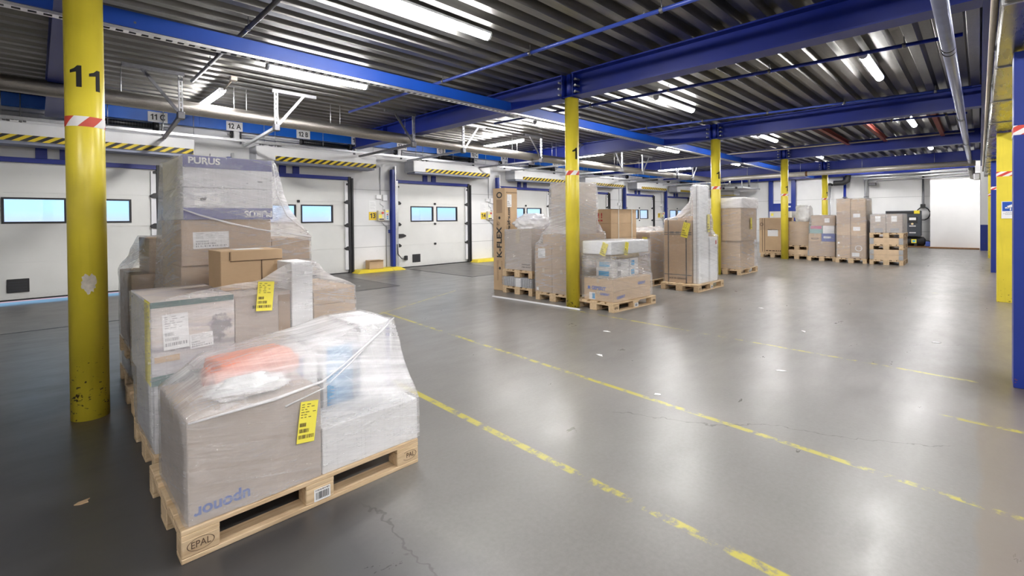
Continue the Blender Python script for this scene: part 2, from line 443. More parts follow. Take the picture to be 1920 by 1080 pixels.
# ------------------------------------------------------------------ geometry helpers
class MB:
    def __init__(s):
        s.b = bmesh.new()
    def box(s, x0, x1, y0, y1, z0, z1, mi=0):
        v = [s.b.verts.new(p) for p in ((x0, y0, z0), (x1, y0, z0), (x1, y1, z0), (x0, y1, z0), (x0, y0, z1), (x1, y0, z1), (x1, y1, z1), (x0, y1, z1))]
        for f in ((3, 2, 1, 0), (4, 5, 6, 7), (0, 1, 5, 4), (1, 2, 6, 5), (2, 3, 7, 6), (3, 0, 4, 7)):
            s.b.faces.new([v[i] for i in f]).material_index = mi
        return s
    def hexa(s, lo, hi, z0, z1):
        """box with its own bottom and top rectangles (x0,x1,y0,y1)"""
        a = [(lo[0], lo[2], z0), (lo[1], lo[2], z0), (lo[1], lo[3], z0), (lo[0], lo[3], z0),
             (hi[0], hi[2], z1), (hi[1], hi[2], z1), (hi[1], hi[3], z1), (hi[0], hi[3], z1)]
        v = [s.b.verts.new(p) for p in a]
        for f in ((3, 2, 1, 0), (4, 5, 6, 7), (0, 1, 5, 4), (1, 2, 6, 5), (2, 3, 7, 6), (3, 0, 4, 7)):
            s.b.faces.new([v[i] for i in f])
        return s
    def prism(s, pts, axis, a, b):
        """extrude a 2D outline along an axis: 'x' -> pts are (y,z); 'y' -> (x,z); 'z' -> (x,y)"""
        def P(p, t):
            return {'x': (t, p[0], p[1]), 'y': (p[0], t, p[1]), 'z': (p[0], p[1], t)}[axis]
        va = [s.b.verts.new(P(p, a)) for p in pts]
        vb = [s.b.verts.new(P(p, b)) for p in pts]
        n = len(pts)
        s.b.faces.new(va); s.b.faces.new(list(reversed(vb)))
        for i in range(n):
            s.b.faces.new((va[i], vb[i], vb[(i + 1) % n], va[(i + 1) % n]))
        return s
    def tube(s, path, r, n=10, cap=True):
        path = [Vector(p) for p in path]
        rings = []
        for i, p in enumerate(path):
            if i == 0: d = path[1] - p
            elif i == len(path) - 1: d = p - path[i - 1]
            else: d = (path[i + 1] - p).normalized() + (p - path[i - 1]).normalized()
            d.normalize()
            a = d.cross(Vector((0, 0, 1)))
            if a.length < 1e-3: a = d.cross(Vector((0, 1, 0)))
            a.normalize(); c = d.cross(a)
            k = 1.0
            if 0 < i < len(path) - 1:
                k = 1 / max(0.5, math.cos(0.5 * (path[i + 1] - p).angle(p - path[i - 1])))
            rr = r[i] if isinstance(r, (list, tuple)) else r
            rings.append([s.b.verts.new(p + (a * math.cos(2 * math.pi * j / n) + c * math.sin(2 * math.pi * j / n)) * rr * (k if not isinstance(r, (list, tuple)) else 1)) for j in range(n)])
        for a, b in zip(rings, rings[1:]):
            for j in range(n):
                s.b.faces.new((a[j], a[(j + 1) % n], b[(j + 1) % n], b[j])).smooth = True
        if cap:
            s.b.faces.new(list(reversed(rings[0]))); s.b.faces.new(rings[-1])
        return s
    def bar(s, p, q, w, h):
        """rectangular bar between two points, w sideways, h upright"""
        p, q = Vector(p), Vector(q)
        d = (q - p).normalized()
        a = d.cross(Vector((0, 0, 1)))
        if a.length < 1e-3: a = Vector((1, 0, 0))
        a.normalize(); c = a.cross(d)
        vs = []
        for t in (p, q):
            for sa, sc in ((-1, -1), (1, -1), (1, 1), (-1, 1)):
                vs.append(s.b.verts.new(t + a * sa * w / 2 + c * sc * h / 2))
        for f in ((3, 2, 1, 0), (4, 5, 6, 7), (0, 1, 5, 4), (1, 2, 6, 5), (2, 3, 7, 6), (3, 0, 4, 7)):
            s.b.faces.new([vs[i] for i in f])
        return s
    def ibeam(s, axis, a, b, c, z0, z1, w, tf=0.018, tw=0.012):
        """I section along an axis; c is the cross position of its web"""
        pts = [(c - w / 2, z0), (c + w / 2, z0), (c + w / 2, z0 + tf), (c + tw / 2, z0 + tf), (c + tw / 2, z1 - tf), (c + w / 2, z1 - tf),
               (c + w / 2, z1), (c - w / 2, z1), (c - w / 2, z1 - tf), (c - tw / 2, z1 - tf), (c - tw / 2, z0 + tf), (c - w / 2, z0 + tf)]
        return s.prism(pts, axis, a, b)
    def build(s, name, mat, parent=None, bevel=0.0, seg=1, smooth=False, loc=None):
        bmesh.ops.recalc_face_normals(s.b, faces=s.b.faces[:])
        if bevel:
            es = [e for e in s.b.edges if len(e.link_faces) == 2 and e.calc_face_angle(0) > 0.6]
            bmesh.ops.bevel(s.b, geom=es, offset=bevel, segments=seg, affect='EDGES', profile=0.5)
        me = bpy.data.meshes.new(name)
        s.b.to_mesh(me); s.b.free()
        if smooth:
            for p in me.polygons: p.use_smooth = True
        for m in (mat if isinstance(mat, (list, tuple)) else (mat,)):
            me.materials.append(M[m] if isinstance(m, str) else m)
        o = bpy.data.objects.new(name, me)
        COL.objects.link(o)
        if parent: o.parent = parent
        if loc: o.location = loc
        return o

def tag(o, label=None, cat=None, group=None, kind=None):
    if label: o['label'] = label
    if cat: o['category'] = cat
    if group: o['group'] = group
    if kind: o['kind'] = kind
    return o

def thing(name, label, cat, loc=(0, 0, 0), rz=0.0, group=None, kind=None):
    o = bpy.data.objects.new(name, None)
    o.empty_display_size = 0.1
    COL.objects.link(o)
    o.location = loc; o.rotation_euler = (0, 0, rz)
    return tag(o, label, cat, group, kind)

def dup(root, loc, rz=0.0, label=None, group=None):
    r = root.copy(); COL.objects.link(r); r.location = loc; r.rotation_euler = (0, 0, rz)
    if label: r['label'] = label
    if group: r['group'] = group
    for ch in list(root.children):
        c = ch.copy(); COL.objects.link(c); c.parent = r
        for g in list(ch.children):
            d = g.copy(); COL.objects.link(d); d.parent = c
    return r

def struct(o):
    o['kind'] = 'structure'; return o

def _glyphs(txt, size, bold, thick, align):
    cu = bpy.data.curves.new('txt', 'FONT')
    cu.body = txt; cu.size = size; cu.extrude = thick; cu.offset = bold; cu.align_x = align; cu.align_y = 'CENTER'
    ob = bpy.data.objects.new('txt', cu)
    COL.objects.link(ob)
    me = bpy.data.meshes.new_from_object(ob.evaluated_get(bpy.context.evaluated_depsgraph_get()))
    bpy.data.objects.remove(ob); bpy.data.curves.remove(cu)
    return me
def text_mesh(txt, size, bold=0.0, thick=0.0006, align='CENTER', condense=1.0):
    """lettering as a mesh; the figure 1 gets a flag like the ones in the hall"""
    if '1' not in txt:
        me = _glyphs(txt, size, bold, thick, align)
    else:
        bm = bmesh.new(); x = 0.0; gap = 0.09 * size
        ref = _glyphs('H', size, bold, thick, 'LEFT')
        y0 = min(v.co.y for v in ref.vertices); y1 = max(v.co.y for v in ref.vertices); H = y1 - y0
        bpy.data.meshes.remove(ref)
        for ch in txt:
            if ch == ' ': x += 0.25 * size; continue
            if ch == '1':
                s = 0.17 * H + 2 * bold; w = 0.50 * H
                pts = [(w, y0), (w, y1), (w - s * 0.75, y1), (w - s * 1.4, y1 - 0.14 * H), (0, y1 - 0.22 * H), (0, y1 - 0.36 * H), (w - s, y1 - 0.30 * H), (w - s, y0)]
                va = [bm.verts.new((x + p[0], p[1], -thick)) for p in pts]; vb = [bm.verts.new((x + p[0], p[1], thick)) for p in pts]
                n = len(pts); bm.faces.new(list(reversed(va))); bm.faces.new(vb)
                for i in range(n): bm.faces.new((va[i], vb[i], vb[(i + 1) % n], va[(i + 1) % n]))
                x += w + gap * 1.3
            else:
                g = _glyphs(ch, size, bold, thick, 'LEFT')
                xa = min(v.co.x for v in g.vertices); xb = max(v.co.x for v in g.vertices)
                yo = y0 - min(v.co.y for v in g.vertices) if ch not in '-' else 0
                for v in g.vertices: v.co.x += x - xa; v.co.y += yo
                bm.from_mesh(g); bpy.data.meshes.remove(g)
                x += xb - xa + gap
        if align == 'CENTER':
            for v in bm.verts: v.co.x -= (x - gap) / 2
        bmesh.ops.recalc_face_normals(bm, faces=bm.faces[:])
        me = bpy.data.meshes.new('txt'); bm.to_mesh(me); bm.free()
    if condense != 1.0:
        for v in me.vertices: v.co.x *= condense
    return me

FACE = {'-y': Matrix(((1, 0, 0), (0, 0, -1), (0, 1, 0))), '-x': Matrix(((0, 0, -1), (-1, 0, 0), (0, 1, 0))),
        '+x': Matrix(((0, 0, 1), (1, 0, 0), (0, 1, 0))), 'top': Matrix(((1, 0, 0), (0, 1, 0), (0, 0, 1))), 'bottom': Matrix(((1, 0, 0), (0, -1, 0), (0, 0, -1)))}

def put(o, face, loc, tilt=0.0):
    """turn a flat (x,y) decal onto a face and place it"""
    m = FACE[face].to_4x4() @ Matrix.Rotation(tilt, 4, 'Z')
    o.matrix_local = Matrix.Translation(loc) @ m
    return o

def lettering(txt, size, mat, parent, face, loc, tilt=0.0, bold=0.0, condense=1.0, name='lettering', label=None):
    me = text_mesh(txt, size, bold, condense=condense)
    me.materials.append(M[mat])
    o = bpy.data.objects.new(name, me); COL.objects.link(o); o.parent = parent
    if label: o['label'] = label
    return put(o, face, loc, tilt)

def plate(name, w, h, mat, parent, face, loc, tilt=0.0, t=0.002, label=None):
    o = MB().box(-w / 2, w / 2, -h / 2, h / 2, -t / 2, t / 2).build(name, mat, parent)
    if label: o['label'] = label
    return put(o, face, loc, tilt)

def bars(b, x0, x1, y0, y1, z, rng):
    x = x0
    while x < x1:
        w = rng.choice((0.0016, 0.0024, 0.004)) * (x1 - x0) / 0.06
        b.box(x, min(x1, x + w), y0, y1, z, z + 0.0004)
        x += w + rng.choice((0.0016, 0.003)) * (x1 - x0) / 0.06

def delivery_label(parent, face, loc, w=0.10, h=0.20, tilt=0.0, mat='yellow_paper', name='delivery_label', seed=1):
    """shipping label: paper, lines of small print, three bar codes"""
    rng = random.Random(seed)
    p = plate(name, w, h, mat, parent, face, loc, tilt, 0.0016)
    b = MB()
    z = 0.0012
    for k in range(6):
        y = h * (0.43 - k * 0.062)
        n = 2 + k % 2
        x = -w * 0.42
        for q in range(n):
            L = w * rng.uniform(0.10, 0.22)
            b.box(x, x + L, y - h * 0.008, y + h * 0.008, z, z + 0.0004)
            x += L + w * rng.uniform(0.05, 0.2)
    for k, L in enumerate((0.35, 0.55, 0.85)):
        y = -h * (0.06 + 0.145 * k)
        bars(b, -w * 0.43, w * (-0.43 + L), y - h * 0.045, y + h * 0.045, z, rng)
    b.build('printed_text', 'ink_grey' if mat == 'paper' else 'ink_brown', p)
    return p

def squircle_hull(boxes, extra=()):
    pts = []
    for x0, x1, y0, y1, z0, z1 in boxes:
        for x in (x0, x1):
            for y in (y0, y1):
                for z in (z0, z1): pts.append((x, y, z))
    return pts + list(extra)

def wrap(name, label, boxes, pull=0.35, L=0.075, mat='film', extra=(), seed=0, open_top=False, noise=0.006, group=None, sag=0.28, cat='stretch film', haze=1.0):
    """stretch film: a hull over the load, drawn in towards the boxes between its supports and wrinkled.
    The Empty stands at the centre of the load's foot; labels can be parented to it."""
    rng = random.Random(seed)
    cx = sum((b[0] + b[1]) / 2 for b in boxes) / len(boxes); cy = sum((b[2] + b[3]) / 2 for b in boxes) / len(boxes)
    zb = min(b[4] for b in boxes)
    bm = bmesh.new()
    for p in squircle_hull(boxes, extra): bm.verts.new(p)
    r = bmesh.ops.convex_hull(bm, input=bm.verts[:])
    junk = [v for v in bm.verts if not v.link_faces]
    bmesh.ops.delete(bm, geom=junk, context='VERTS')
    junk = [g for g in r['geom_interior'] if isinstance(g, bmesh.types.BMVert) and g.is_valid]
    if junk: bmesh.ops.delete(bm, geom=junk, context='VERTS')
    bmesh.ops.dissolve_limit(bm, angle_limit=0.01, verts=bm.verts[:], edges=bm.edges[:])
    bmesh.ops.recalc_face_normals(bm, faces=bm.faces[:])
    dead = [f for f in bm.faces if f.normal.z < -0.9 or (open_top and f.normal.z > 0.85)]
    bmesh.ops.delete(bm, geom=dead, context='FACES')
    bmesh.ops.triangulate(bm, faces=bm.faces[:])
    for it in range(9):
        long = [e for e in bm.edges if e.calc_length() > L]
        if not long or len(bm.verts) > 9000: break
        # split only the longest half first: keeps triangles even
        mx = max(e.calc_length() for e in long)
        cut = [e for e in long if e.calc_length() > max(L, mx * 0.6)]
        bmesh.ops.subdivide_edges(bm, edges=cut, cuts=1)
        bmesh.ops.triangulate(bm, faces=bm.faces[:])
    lay = bm.verts.layers.float.new('layers')
    for v in bm.verts:
        p = v.co; best = None
        for x0, x1, y0, y1, z0, z1 in boxes:
            q = Vector((min(max(p.x, x0), x1), min(max(p.y, y0), y1), min(max(p.z, z0), z1)))
            d = (p - q).length
            if best is None or d < best[0]: best = (d, q)
        d, q = best
        v[lay] = haze * min(1.0, max(0.0, (d - 0.015) / 0.10))
        if d > 1e-5:
            k = pull * min(1.0, d / 0.12) * (1 - sag * min(1.0, d / 0.5))
            p = p.lerp(q, k) if d > 0.02 else p
        v.co = p
    bm.normal_update()
    from mathutils import noise as mn
    for v in bm.verts:
        s = v.co * 7.0 + Vector((seed * 3.1, 0, 0))
        n = mn.noise(s) * noise + mn.noise(v.co * Vector((18, 18, 26))) * noise * 0.6
        v.co += v.normal * (0.006 + noise * 0.9 + n)
    uvl = bm.loops.layers.uv.new('UVMap')
    for f in bm.faces:
        f.smooth = True
        n = f.normal
        for l in f.loops:
            c = l.vert.co
            if abs(n.z) > 0.75: l[uvl].uv = (c.x, c.y)
            elif abs(n.x) > abs(n.y): l[uvl].uv = (c.y + 3.3, c.z)
            else: l[uvl].uv = (c.x, c.z)
    for v in bm.verts: v.co -= Vector((cx, cy, zb))
    root = thing(name, label, cat, (cx, cy, zb), 0, group)
    me = bpy.data.meshes.new('film_sheet')
    bm.to_mesh(me); bm.free()
    me.materials.append(M[mat])
    o = bpy.data.objects.new('film_sheet', me); COL.objects.link(o); o.parent = root
    return root

def on(root, x, y, z):
    """world point -> local to an unrotated Empty"""
    return (x - root.location.x, y - root.location.y, z - root.location.z)

def carton(label, x0, x1, y0, y1, z0, z1, mat='card', name='cardboard_carton', cat='box', group=None, rz=0.0, tape='x', tapemat='tape_clear', body='body', bulge=0.004, flap=True):
    """a closed shipping carton standing at world extents; returns its Empty (at the middle of its base)"""
    w, d, h = x1 - x0, y1 - y0, z1 - z0
    root = thing(name, label, cat, ((x0 + x1) / 2, (y0 + y1) / 2, z0), rz, group)
    b = MB(); b.box(-w / 2, w / 2, -d / 2, d / 2, 0, h)
    bmesh.ops.subdivide_edges(b.b, edges=b.b.edges[:], cuts=3, use_grid_fill=True)
    for v in b.b.verts:
        c = v.co
        ex = 1 - (2 * c.x / w) ** 2; ey = 1 - (2 * c.y / d) ** 2; ez = 1 - (2 * c.z / h - 1) ** 2
        if abs(abs(c.y) - d / 2) < 1e-6: c.y -= math.copysign(bulge * 0.6 * ex * ez, c.y)
        if abs(abs(c.x) - w / 2) < 1e-6: c.x -= math.copysign(bulge * 0.6 * ey * ez, c.x)
    o = b.build(body, mat, root, bevel=min(0.004, 0.03 * min(w, d, h)))
    if tape:
        t = MB()
        tw = min(0.05, 0.2 * min(w, d))
        drop = min(0.07, h * 0.35)
        if tape == 'x':
            t.box(-w / 2 - 0.001, w / 2 + 0.001, -tw / 2, tw / 2, h - 0.002, h + 0.0012)
            t.box(-w / 2 - 0.0015, -w / 2 + 0.004, -tw / 2, tw / 2, h - drop, h + 0.0012)
        else:
            t.box(-tw / 2, tw / 2, -d / 2 - 0.001, d / 2 + 0.001, h - 0.002, h + 0.0012)
            t.box(-tw / 2, tw / 2, -d / 2 - 0.0015, -d / 2 + 0.004, h - drop, h + 0.0012)
        t.build('packing_tape', tapemat, root)
    root['w'] = w; root['d'] = d; root['h'] = h
    return root

def fx(c, face, u, v, out=0.0015):
    """local point on a carton face: u from the left edge, v up from its foot, as seen facing it"""
    w, d = c['w'], c['d']
    if face == '-y': return (-w / 2 + u, -d / 2 - out, v)
    if face == '-x': return (-w / 2 - out, d / 2 - u, v)
    if face == '+x': return (w / 2 + out, -d / 2 + u, v)
    if face == 'top': return (-w / 2 + u, -d / 2 + v, c['h'] + out)

def mark(c, face, u0, v0, u1, v1, mat, name='printed_panel', t=0.0024, label=None):
    return plate(name, u1 - u0, v1 - v0, mat, c, face, fx(c, face, (u0 + u1) / 2, (v0 + v1) / 2, 0.0008), 0, t, label)

def small_print(c, face, u0, v0, u1, v1, mat='ink_brown', rows=3, seed=3, name='small_print'):
    """illegible lines of small print"""
    rng = random.Random(seed); b = MB(); H = (v1 - v0) / rows
    for k in range(rows):
        x = u0
        while x < u1 - 0.01:
            L = rng.uniform(0.03, 0.1) * (u1 - u0) * 2
            b.box(x - u0, min(u1, x + L) - u0, k * H + H * 0.25, k * H + H * 0.75, -0.0006, 0.0006); x += L + (u1 - u0) * 0.04
    o = b.build(name, mat, c)
    return put(o, face, fx(c, face, u0, v0, 0.001))

# ------------------------------------------------------------------ pallets
def make_pallet():
    root = thing('wooden_pallet', 'x', 'pallet')
    for y in (-0.35, 0, 0.35):
        w = 0.145 if y == 0 else 0.10
        MB().box(-0.6, 0.6, y - w / 2, y + w / 2, 0, 0.022).build('bottom_board', 'wood', root, 0.003)
        for x in (-0.5275, 0, 0.5275):
            bw = 0.145
            MB().box(x - bw / 2, x + bw / 2, y - w / 2, y + w / 2, 0.022, 0.100).build('block', 'wood', root, 0.004)
    for x in (-0.5275, 0, 0.5275):
        MB().box(x - 0.0725, x + 0.0725, -0.4, 0.4, 0.100, 0.122).build('stringer_board', 'wood', root, 0.002)
    for y, w in ((-0.3275, 0.145), (-0.1835, 0.10), (0, 0.145), (0.1835, 0.10), (0.3275, 0.145)):
        MB().box(-0.6, 0.6, y - w / 2, y + w / 2, 0.122, 0.144).build('deck_board', 'wood', root, 0.003)
    return root
PAL = None
def pallet(label, x0, y0, z=0.0, rz=0.0, group=None):
    """pallet with its -x/-y corner at (x0, y0), turned by rz about that corner"""
    global PAL
    c, s = math.cos(rz), math.sin(rz)
    loc = (x0 + 0.6 * c - 0.4 * s, y0 + 0.6 * s + 0.4 * c, z)
    if PAL is None:
        PAL = make_pallet(); r = PAL
        r.location = loc; r.rotation_euler = (0, 0, rz)
    else:
        r = dup(PAL, loc, rz)
    r['label'] = label
    if group: r['group'] = group
    return r

# ------------------------------------------------------------------ the building
XA, XB, YA, YB = -6.0, 29.3, -6.0, 12.586
ZD = 3.85                                    # underside of the roof deck
COLX = [0.274 + 6.023 * k for k in range(5)]
YC = 4.819

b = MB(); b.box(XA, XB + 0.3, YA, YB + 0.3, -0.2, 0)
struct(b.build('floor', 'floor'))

pts = []
y = YA - 0.3
prof = []
while y < YB + 0.4:
    prof += [(y, ZD), (y + 0.115, ZD), (y + 0.150, ZD + 0.10), (y + 0.265, ZD + 0.10)]
    y += 0.30
b = MB()
lo = [b.b.verts.new((XA - 0.2, p[0], p[1])) for p in prof]
hi = [b.b.verts.new((XB + 0.4, p[0], p[1])) for p in prof]
for i in range(len(prof) - 1):
    b.b.faces.new((lo[i], lo[i + 1], hi[i + 1], hi[i]))
ceil = struct(b.build('ceiling', 'deck'))
sm = ceil.modifiers.new('thickness', 'SOLIDIFY'); sm.thickness = 0.01; sm.offset = 1.0
b = MB(); b.box(XA - 0.3, XB + 0.5, YA - 0.3, YB + 0.4, ZD + 0.2, ZD + 0.3)
struct(b.build('ceiling_slab', 'grey_dark'))

DX = {k: 7.72 + 4.33 * (k - 13) for k in range(11, 18)}     # left jamb of each dock door
DW, DH = 2.80, 2.60
b = MB()
edges = [XA - 0.2]
for k in range(11, 18): edges += [DX[k], DX[k] + DW]
edges.append(XB + 0.3)
for i in range(0, len(edges), 2): b.box(edges[i], edges[i + 1], YB, YB + 0.25, 0, ZD + 0.2)
for k in range(11, 18): b.box(DX[k], DX[k] + DW, YB, YB + 0.25, DH, ZD + 0.2)
struct(b.build('wall_left', 'wall'))
struct(MB().box(XB, XB + 0.25, 1.58, YB + 0.2, 0, ZD + 0.2).build('wall_back', 'wall'))
M['wall_plain'] = plain('white_plaster', (0.78, 0.78, 0.775), 0.6, 0, 0.05, 1.2)
struct(MB().box(28.4, 29.6, -0.02, 1.58, 0, ZD + 0.2).build('wall_back_pier', 'wall_plain'))
struct(MB().box(XB, XB + 0.25, YA - 0.2, -0.02, 0, ZD + 0.2).build('wall_back_aisle', 'wall_plain'))
struct(MB().box(27.3, 29.6, -0.40, -0.03, 0, ZD + 0.2).build('wall_back_return', 'wall_plain'))
struct(MB().box(27.285, 27.30, -0.41, -0.025, 0, 1.06).build('trim_1', 'blue_post'))
struct(MB().box(XA, 29.6, YA - 0.25, YA, 0, ZD + 0.2).build('wall_right', 'wall_plain'))
struct(MB().box(XA - 0.25, XA, YA - 0.2, YB + 0.2, 0, ZD + 0.2).build('wall_front', 'wall_plain'))
struct(MB().box(27.9, 28.4, 0.0, 1.60, 0, 0.05).box(28.5, XB, 1.60, 3.9, 0, 0.05).build('baseboard_back', 'rust', bevel=0.004))

# dock doors
def make_door(k):
    x0 = DX[k]
    root = thing('door_%d' % (k - 10), None, None, (x0, YB, 0)); root['kind'] = 'structure'
    lift = 0.055 if k == 11 else 0.0
    lines = [0.02, 0.70, 1.345, 1.99, DH]
    win = [(0.535, 1.33), (1.52, 2.315)]
    wz0, wz1 = 1.455, 1.87
    yf, yb = 0.01, 0.06
    b = MB()
    for i in range(4):
        z0, z1 = lines[i] + 0.004, lines[i + 1] - 0.004
        if i != 2:
            b.box(0.02, DW - 0.02, yf, yb, z0, z1)
        else:
            xs = [0.02, win[0][0], win[0][1], win[1][0], win[1][1], DW - 0.02]
            for q in (0, 2, 4): b.box(xs[q], xs[q + 1], yf, yb, z0, z1)
            for q in (1, 3):
                b.box(xs[q], xs[q + 1], yf, yb, z0, wz0); b.box(xs[q], xs[q + 1], yf, yb, wz1, z1)
    b.box(0.03, DW - 0.03, yf + 0.012, yb - 0.004, 0.03, 1.40).box(0.03, DW - 0.03, yf + 0.012, yb - 0.004, 1.92, DH)
    b.build('door_leaf', 'door', root, loc=(0, 0, lift))
    for a, c in win:
        f = MB()
        t = 0.035
        f.box(a - t, c + t, -0.008, 0.05, wz1, wz1 + t).box(a - t, c + t, -0.008, 0.05, wz0 - t, wz0)
        f.box(a - t, a, -0.008, 0.05, wz0, wz1).box(c, c + t, -0.008, 0.05, wz0, wz1)
        fo = f.build('window_frame', 'black', root, 0.004, loc=(0, 0, lift))
        MB().box(a, c, 0.025, 0.031, wz0, wz1).build('window_pane', 'glass', fo)
    MB().box(0.0, DW, 0.0, 0.07, 0.0, 0.028).build('bottom_seal', 'black', root, loc=(0, 0, lift))
    MB().box(0.0, DW + 0.02, -0.05, 0.03, DH + 0.005, DH + 0.095).build('lintel_bar', 'blue', root, 0.004)
    for xs in (0.95, 1.28):
        MB().box(xs, xs + 0.16, -0.055, -0.004, DH + 0.095, 3.02).build('lintel_stub', 'blue', root, 0.004)
    MB().box(DW - 0.03, DW + 0.05, -0.07, 0.0, 0, DH + 0.1).box(DW + 0.05, DW + 0.10, -0.10, 0.0, 0, DH + 0.06).build('guide_rail', 'black', root, 0.004)
    MB().box(DW - 0.125, DW - 0.035, -0.045, -0.001, 0.1, DH - 0.04).build('edge_profile', 'white_paint', root, 0.003)
    MB().box(-0.06, 0.01, -0.09, -0.001, 0, DH + 0.06).build('guide_rail', 'steel', root, 0.004)
    for z in (0.70, 1.345, 1.99, 2.52):
        for xs, s in ((0.0, 1), (DW - 0.02, -1)):
            h = MB()
            if z < 2.4:
                h.prism([(0, 0), (0.10 * s, 0.015), (0.13 * s, 0.06), (0.06 * s, 0.115), (0, 0.115)], 'y', -0.075, -0.002)
            else:
                h.prism([(0, 0), (0.07 * s, 0.0), (0.07 * s, 0.05), (0, 0.06)], 'y', -0.06, -0.002)
            h.build('hinge_roller', 'black', root, 0.005, loc=(xs, 0, z - 0.06 + lift))
    for z in (0.70, 1.345, 1.99):
        MB().box(-0.035, 0.035, -0.03, 0.011, -0.032, 0.032).build('hinge_knob', 'black', root, 0.01, 2, loc=(1.42, 0, z + lift))
    v = MB().box(0.55, 0.84, -0.012, 0.011, 0.15, 0.40).build('vent_frame', 'black', root, 0.006, loc=(0, 0, lift))
    g = MB()
    for q in range(4): g.box(0.58, 0.81, -0.018, -0.006, 0.19 + q * 0.05, 0.195 + q * 0.05)
    g.build('vent_slats', 'grey_dark', v)
    MB().prism([(0.0, 0.93), (0.20, 0.94), (0.30, 0.97), (0.30, 1.01), (0.20, 1.05), (0.0, 1.05)], 'y', -0.05, -0.002).build('latch', 'black', root, 0.006)
    if k == 13:
        MB().tube([(-0.05, -0.10, 0.75), (-0.03, -0.11, 0.45), (0.10, -0.10, 0.30), (0.25, -0.06, 0.28)], 0.012, 8).build('hose', 'black', root)
        MB().box(0.24, 0.34, -0.08, -0.002, 0.24, 0.38).build('hose_socket', 'black', root, 0.02, 2)
    return root
for k in range(11, 18): make_door(k)

def dname(k):
    return {11: 'behind the thick numbered yellow post', 12: 'behind the load topped by pale cartons', 13: 'with wall sign thirteen',
            14: 'behind the tall lettered carton', 15: 'behind the strapped brown cartons', 16: 'left of the tall foam panel', 17: 'nearest the back wall'}[k]

# dock leveller plates in the floor
for k in range(11, 18):
    x0 = DX[k]
    r = thing('dock_leveller', 'steel floor plate at the dock door ' + dname(k), 'dock leveller', (x0 + 0.15, 9.25, 0), 0, 'dock leveller plates')
    MB().box(0.0, 2.15, 0.0, 3.05, -0.05, 0.004).build('plate', plain('tread_plate', (0.17, 0.16, 0.15), 0.42, 0.5, 0.25, 3, 0.15) if k == 11 else bpy.data.materials['tread_plate'], r)
    MB().box(-0.03, 0.0, 0.0, 3.05, -0.05, 0.006).box(2.15, 2.18, 0.0, 3.05, -0.05, 0.006).box(-0.03, 2.18, -0.03, 0, -0.05, 0.006).build('edge_angle', 'steel_dark', r)

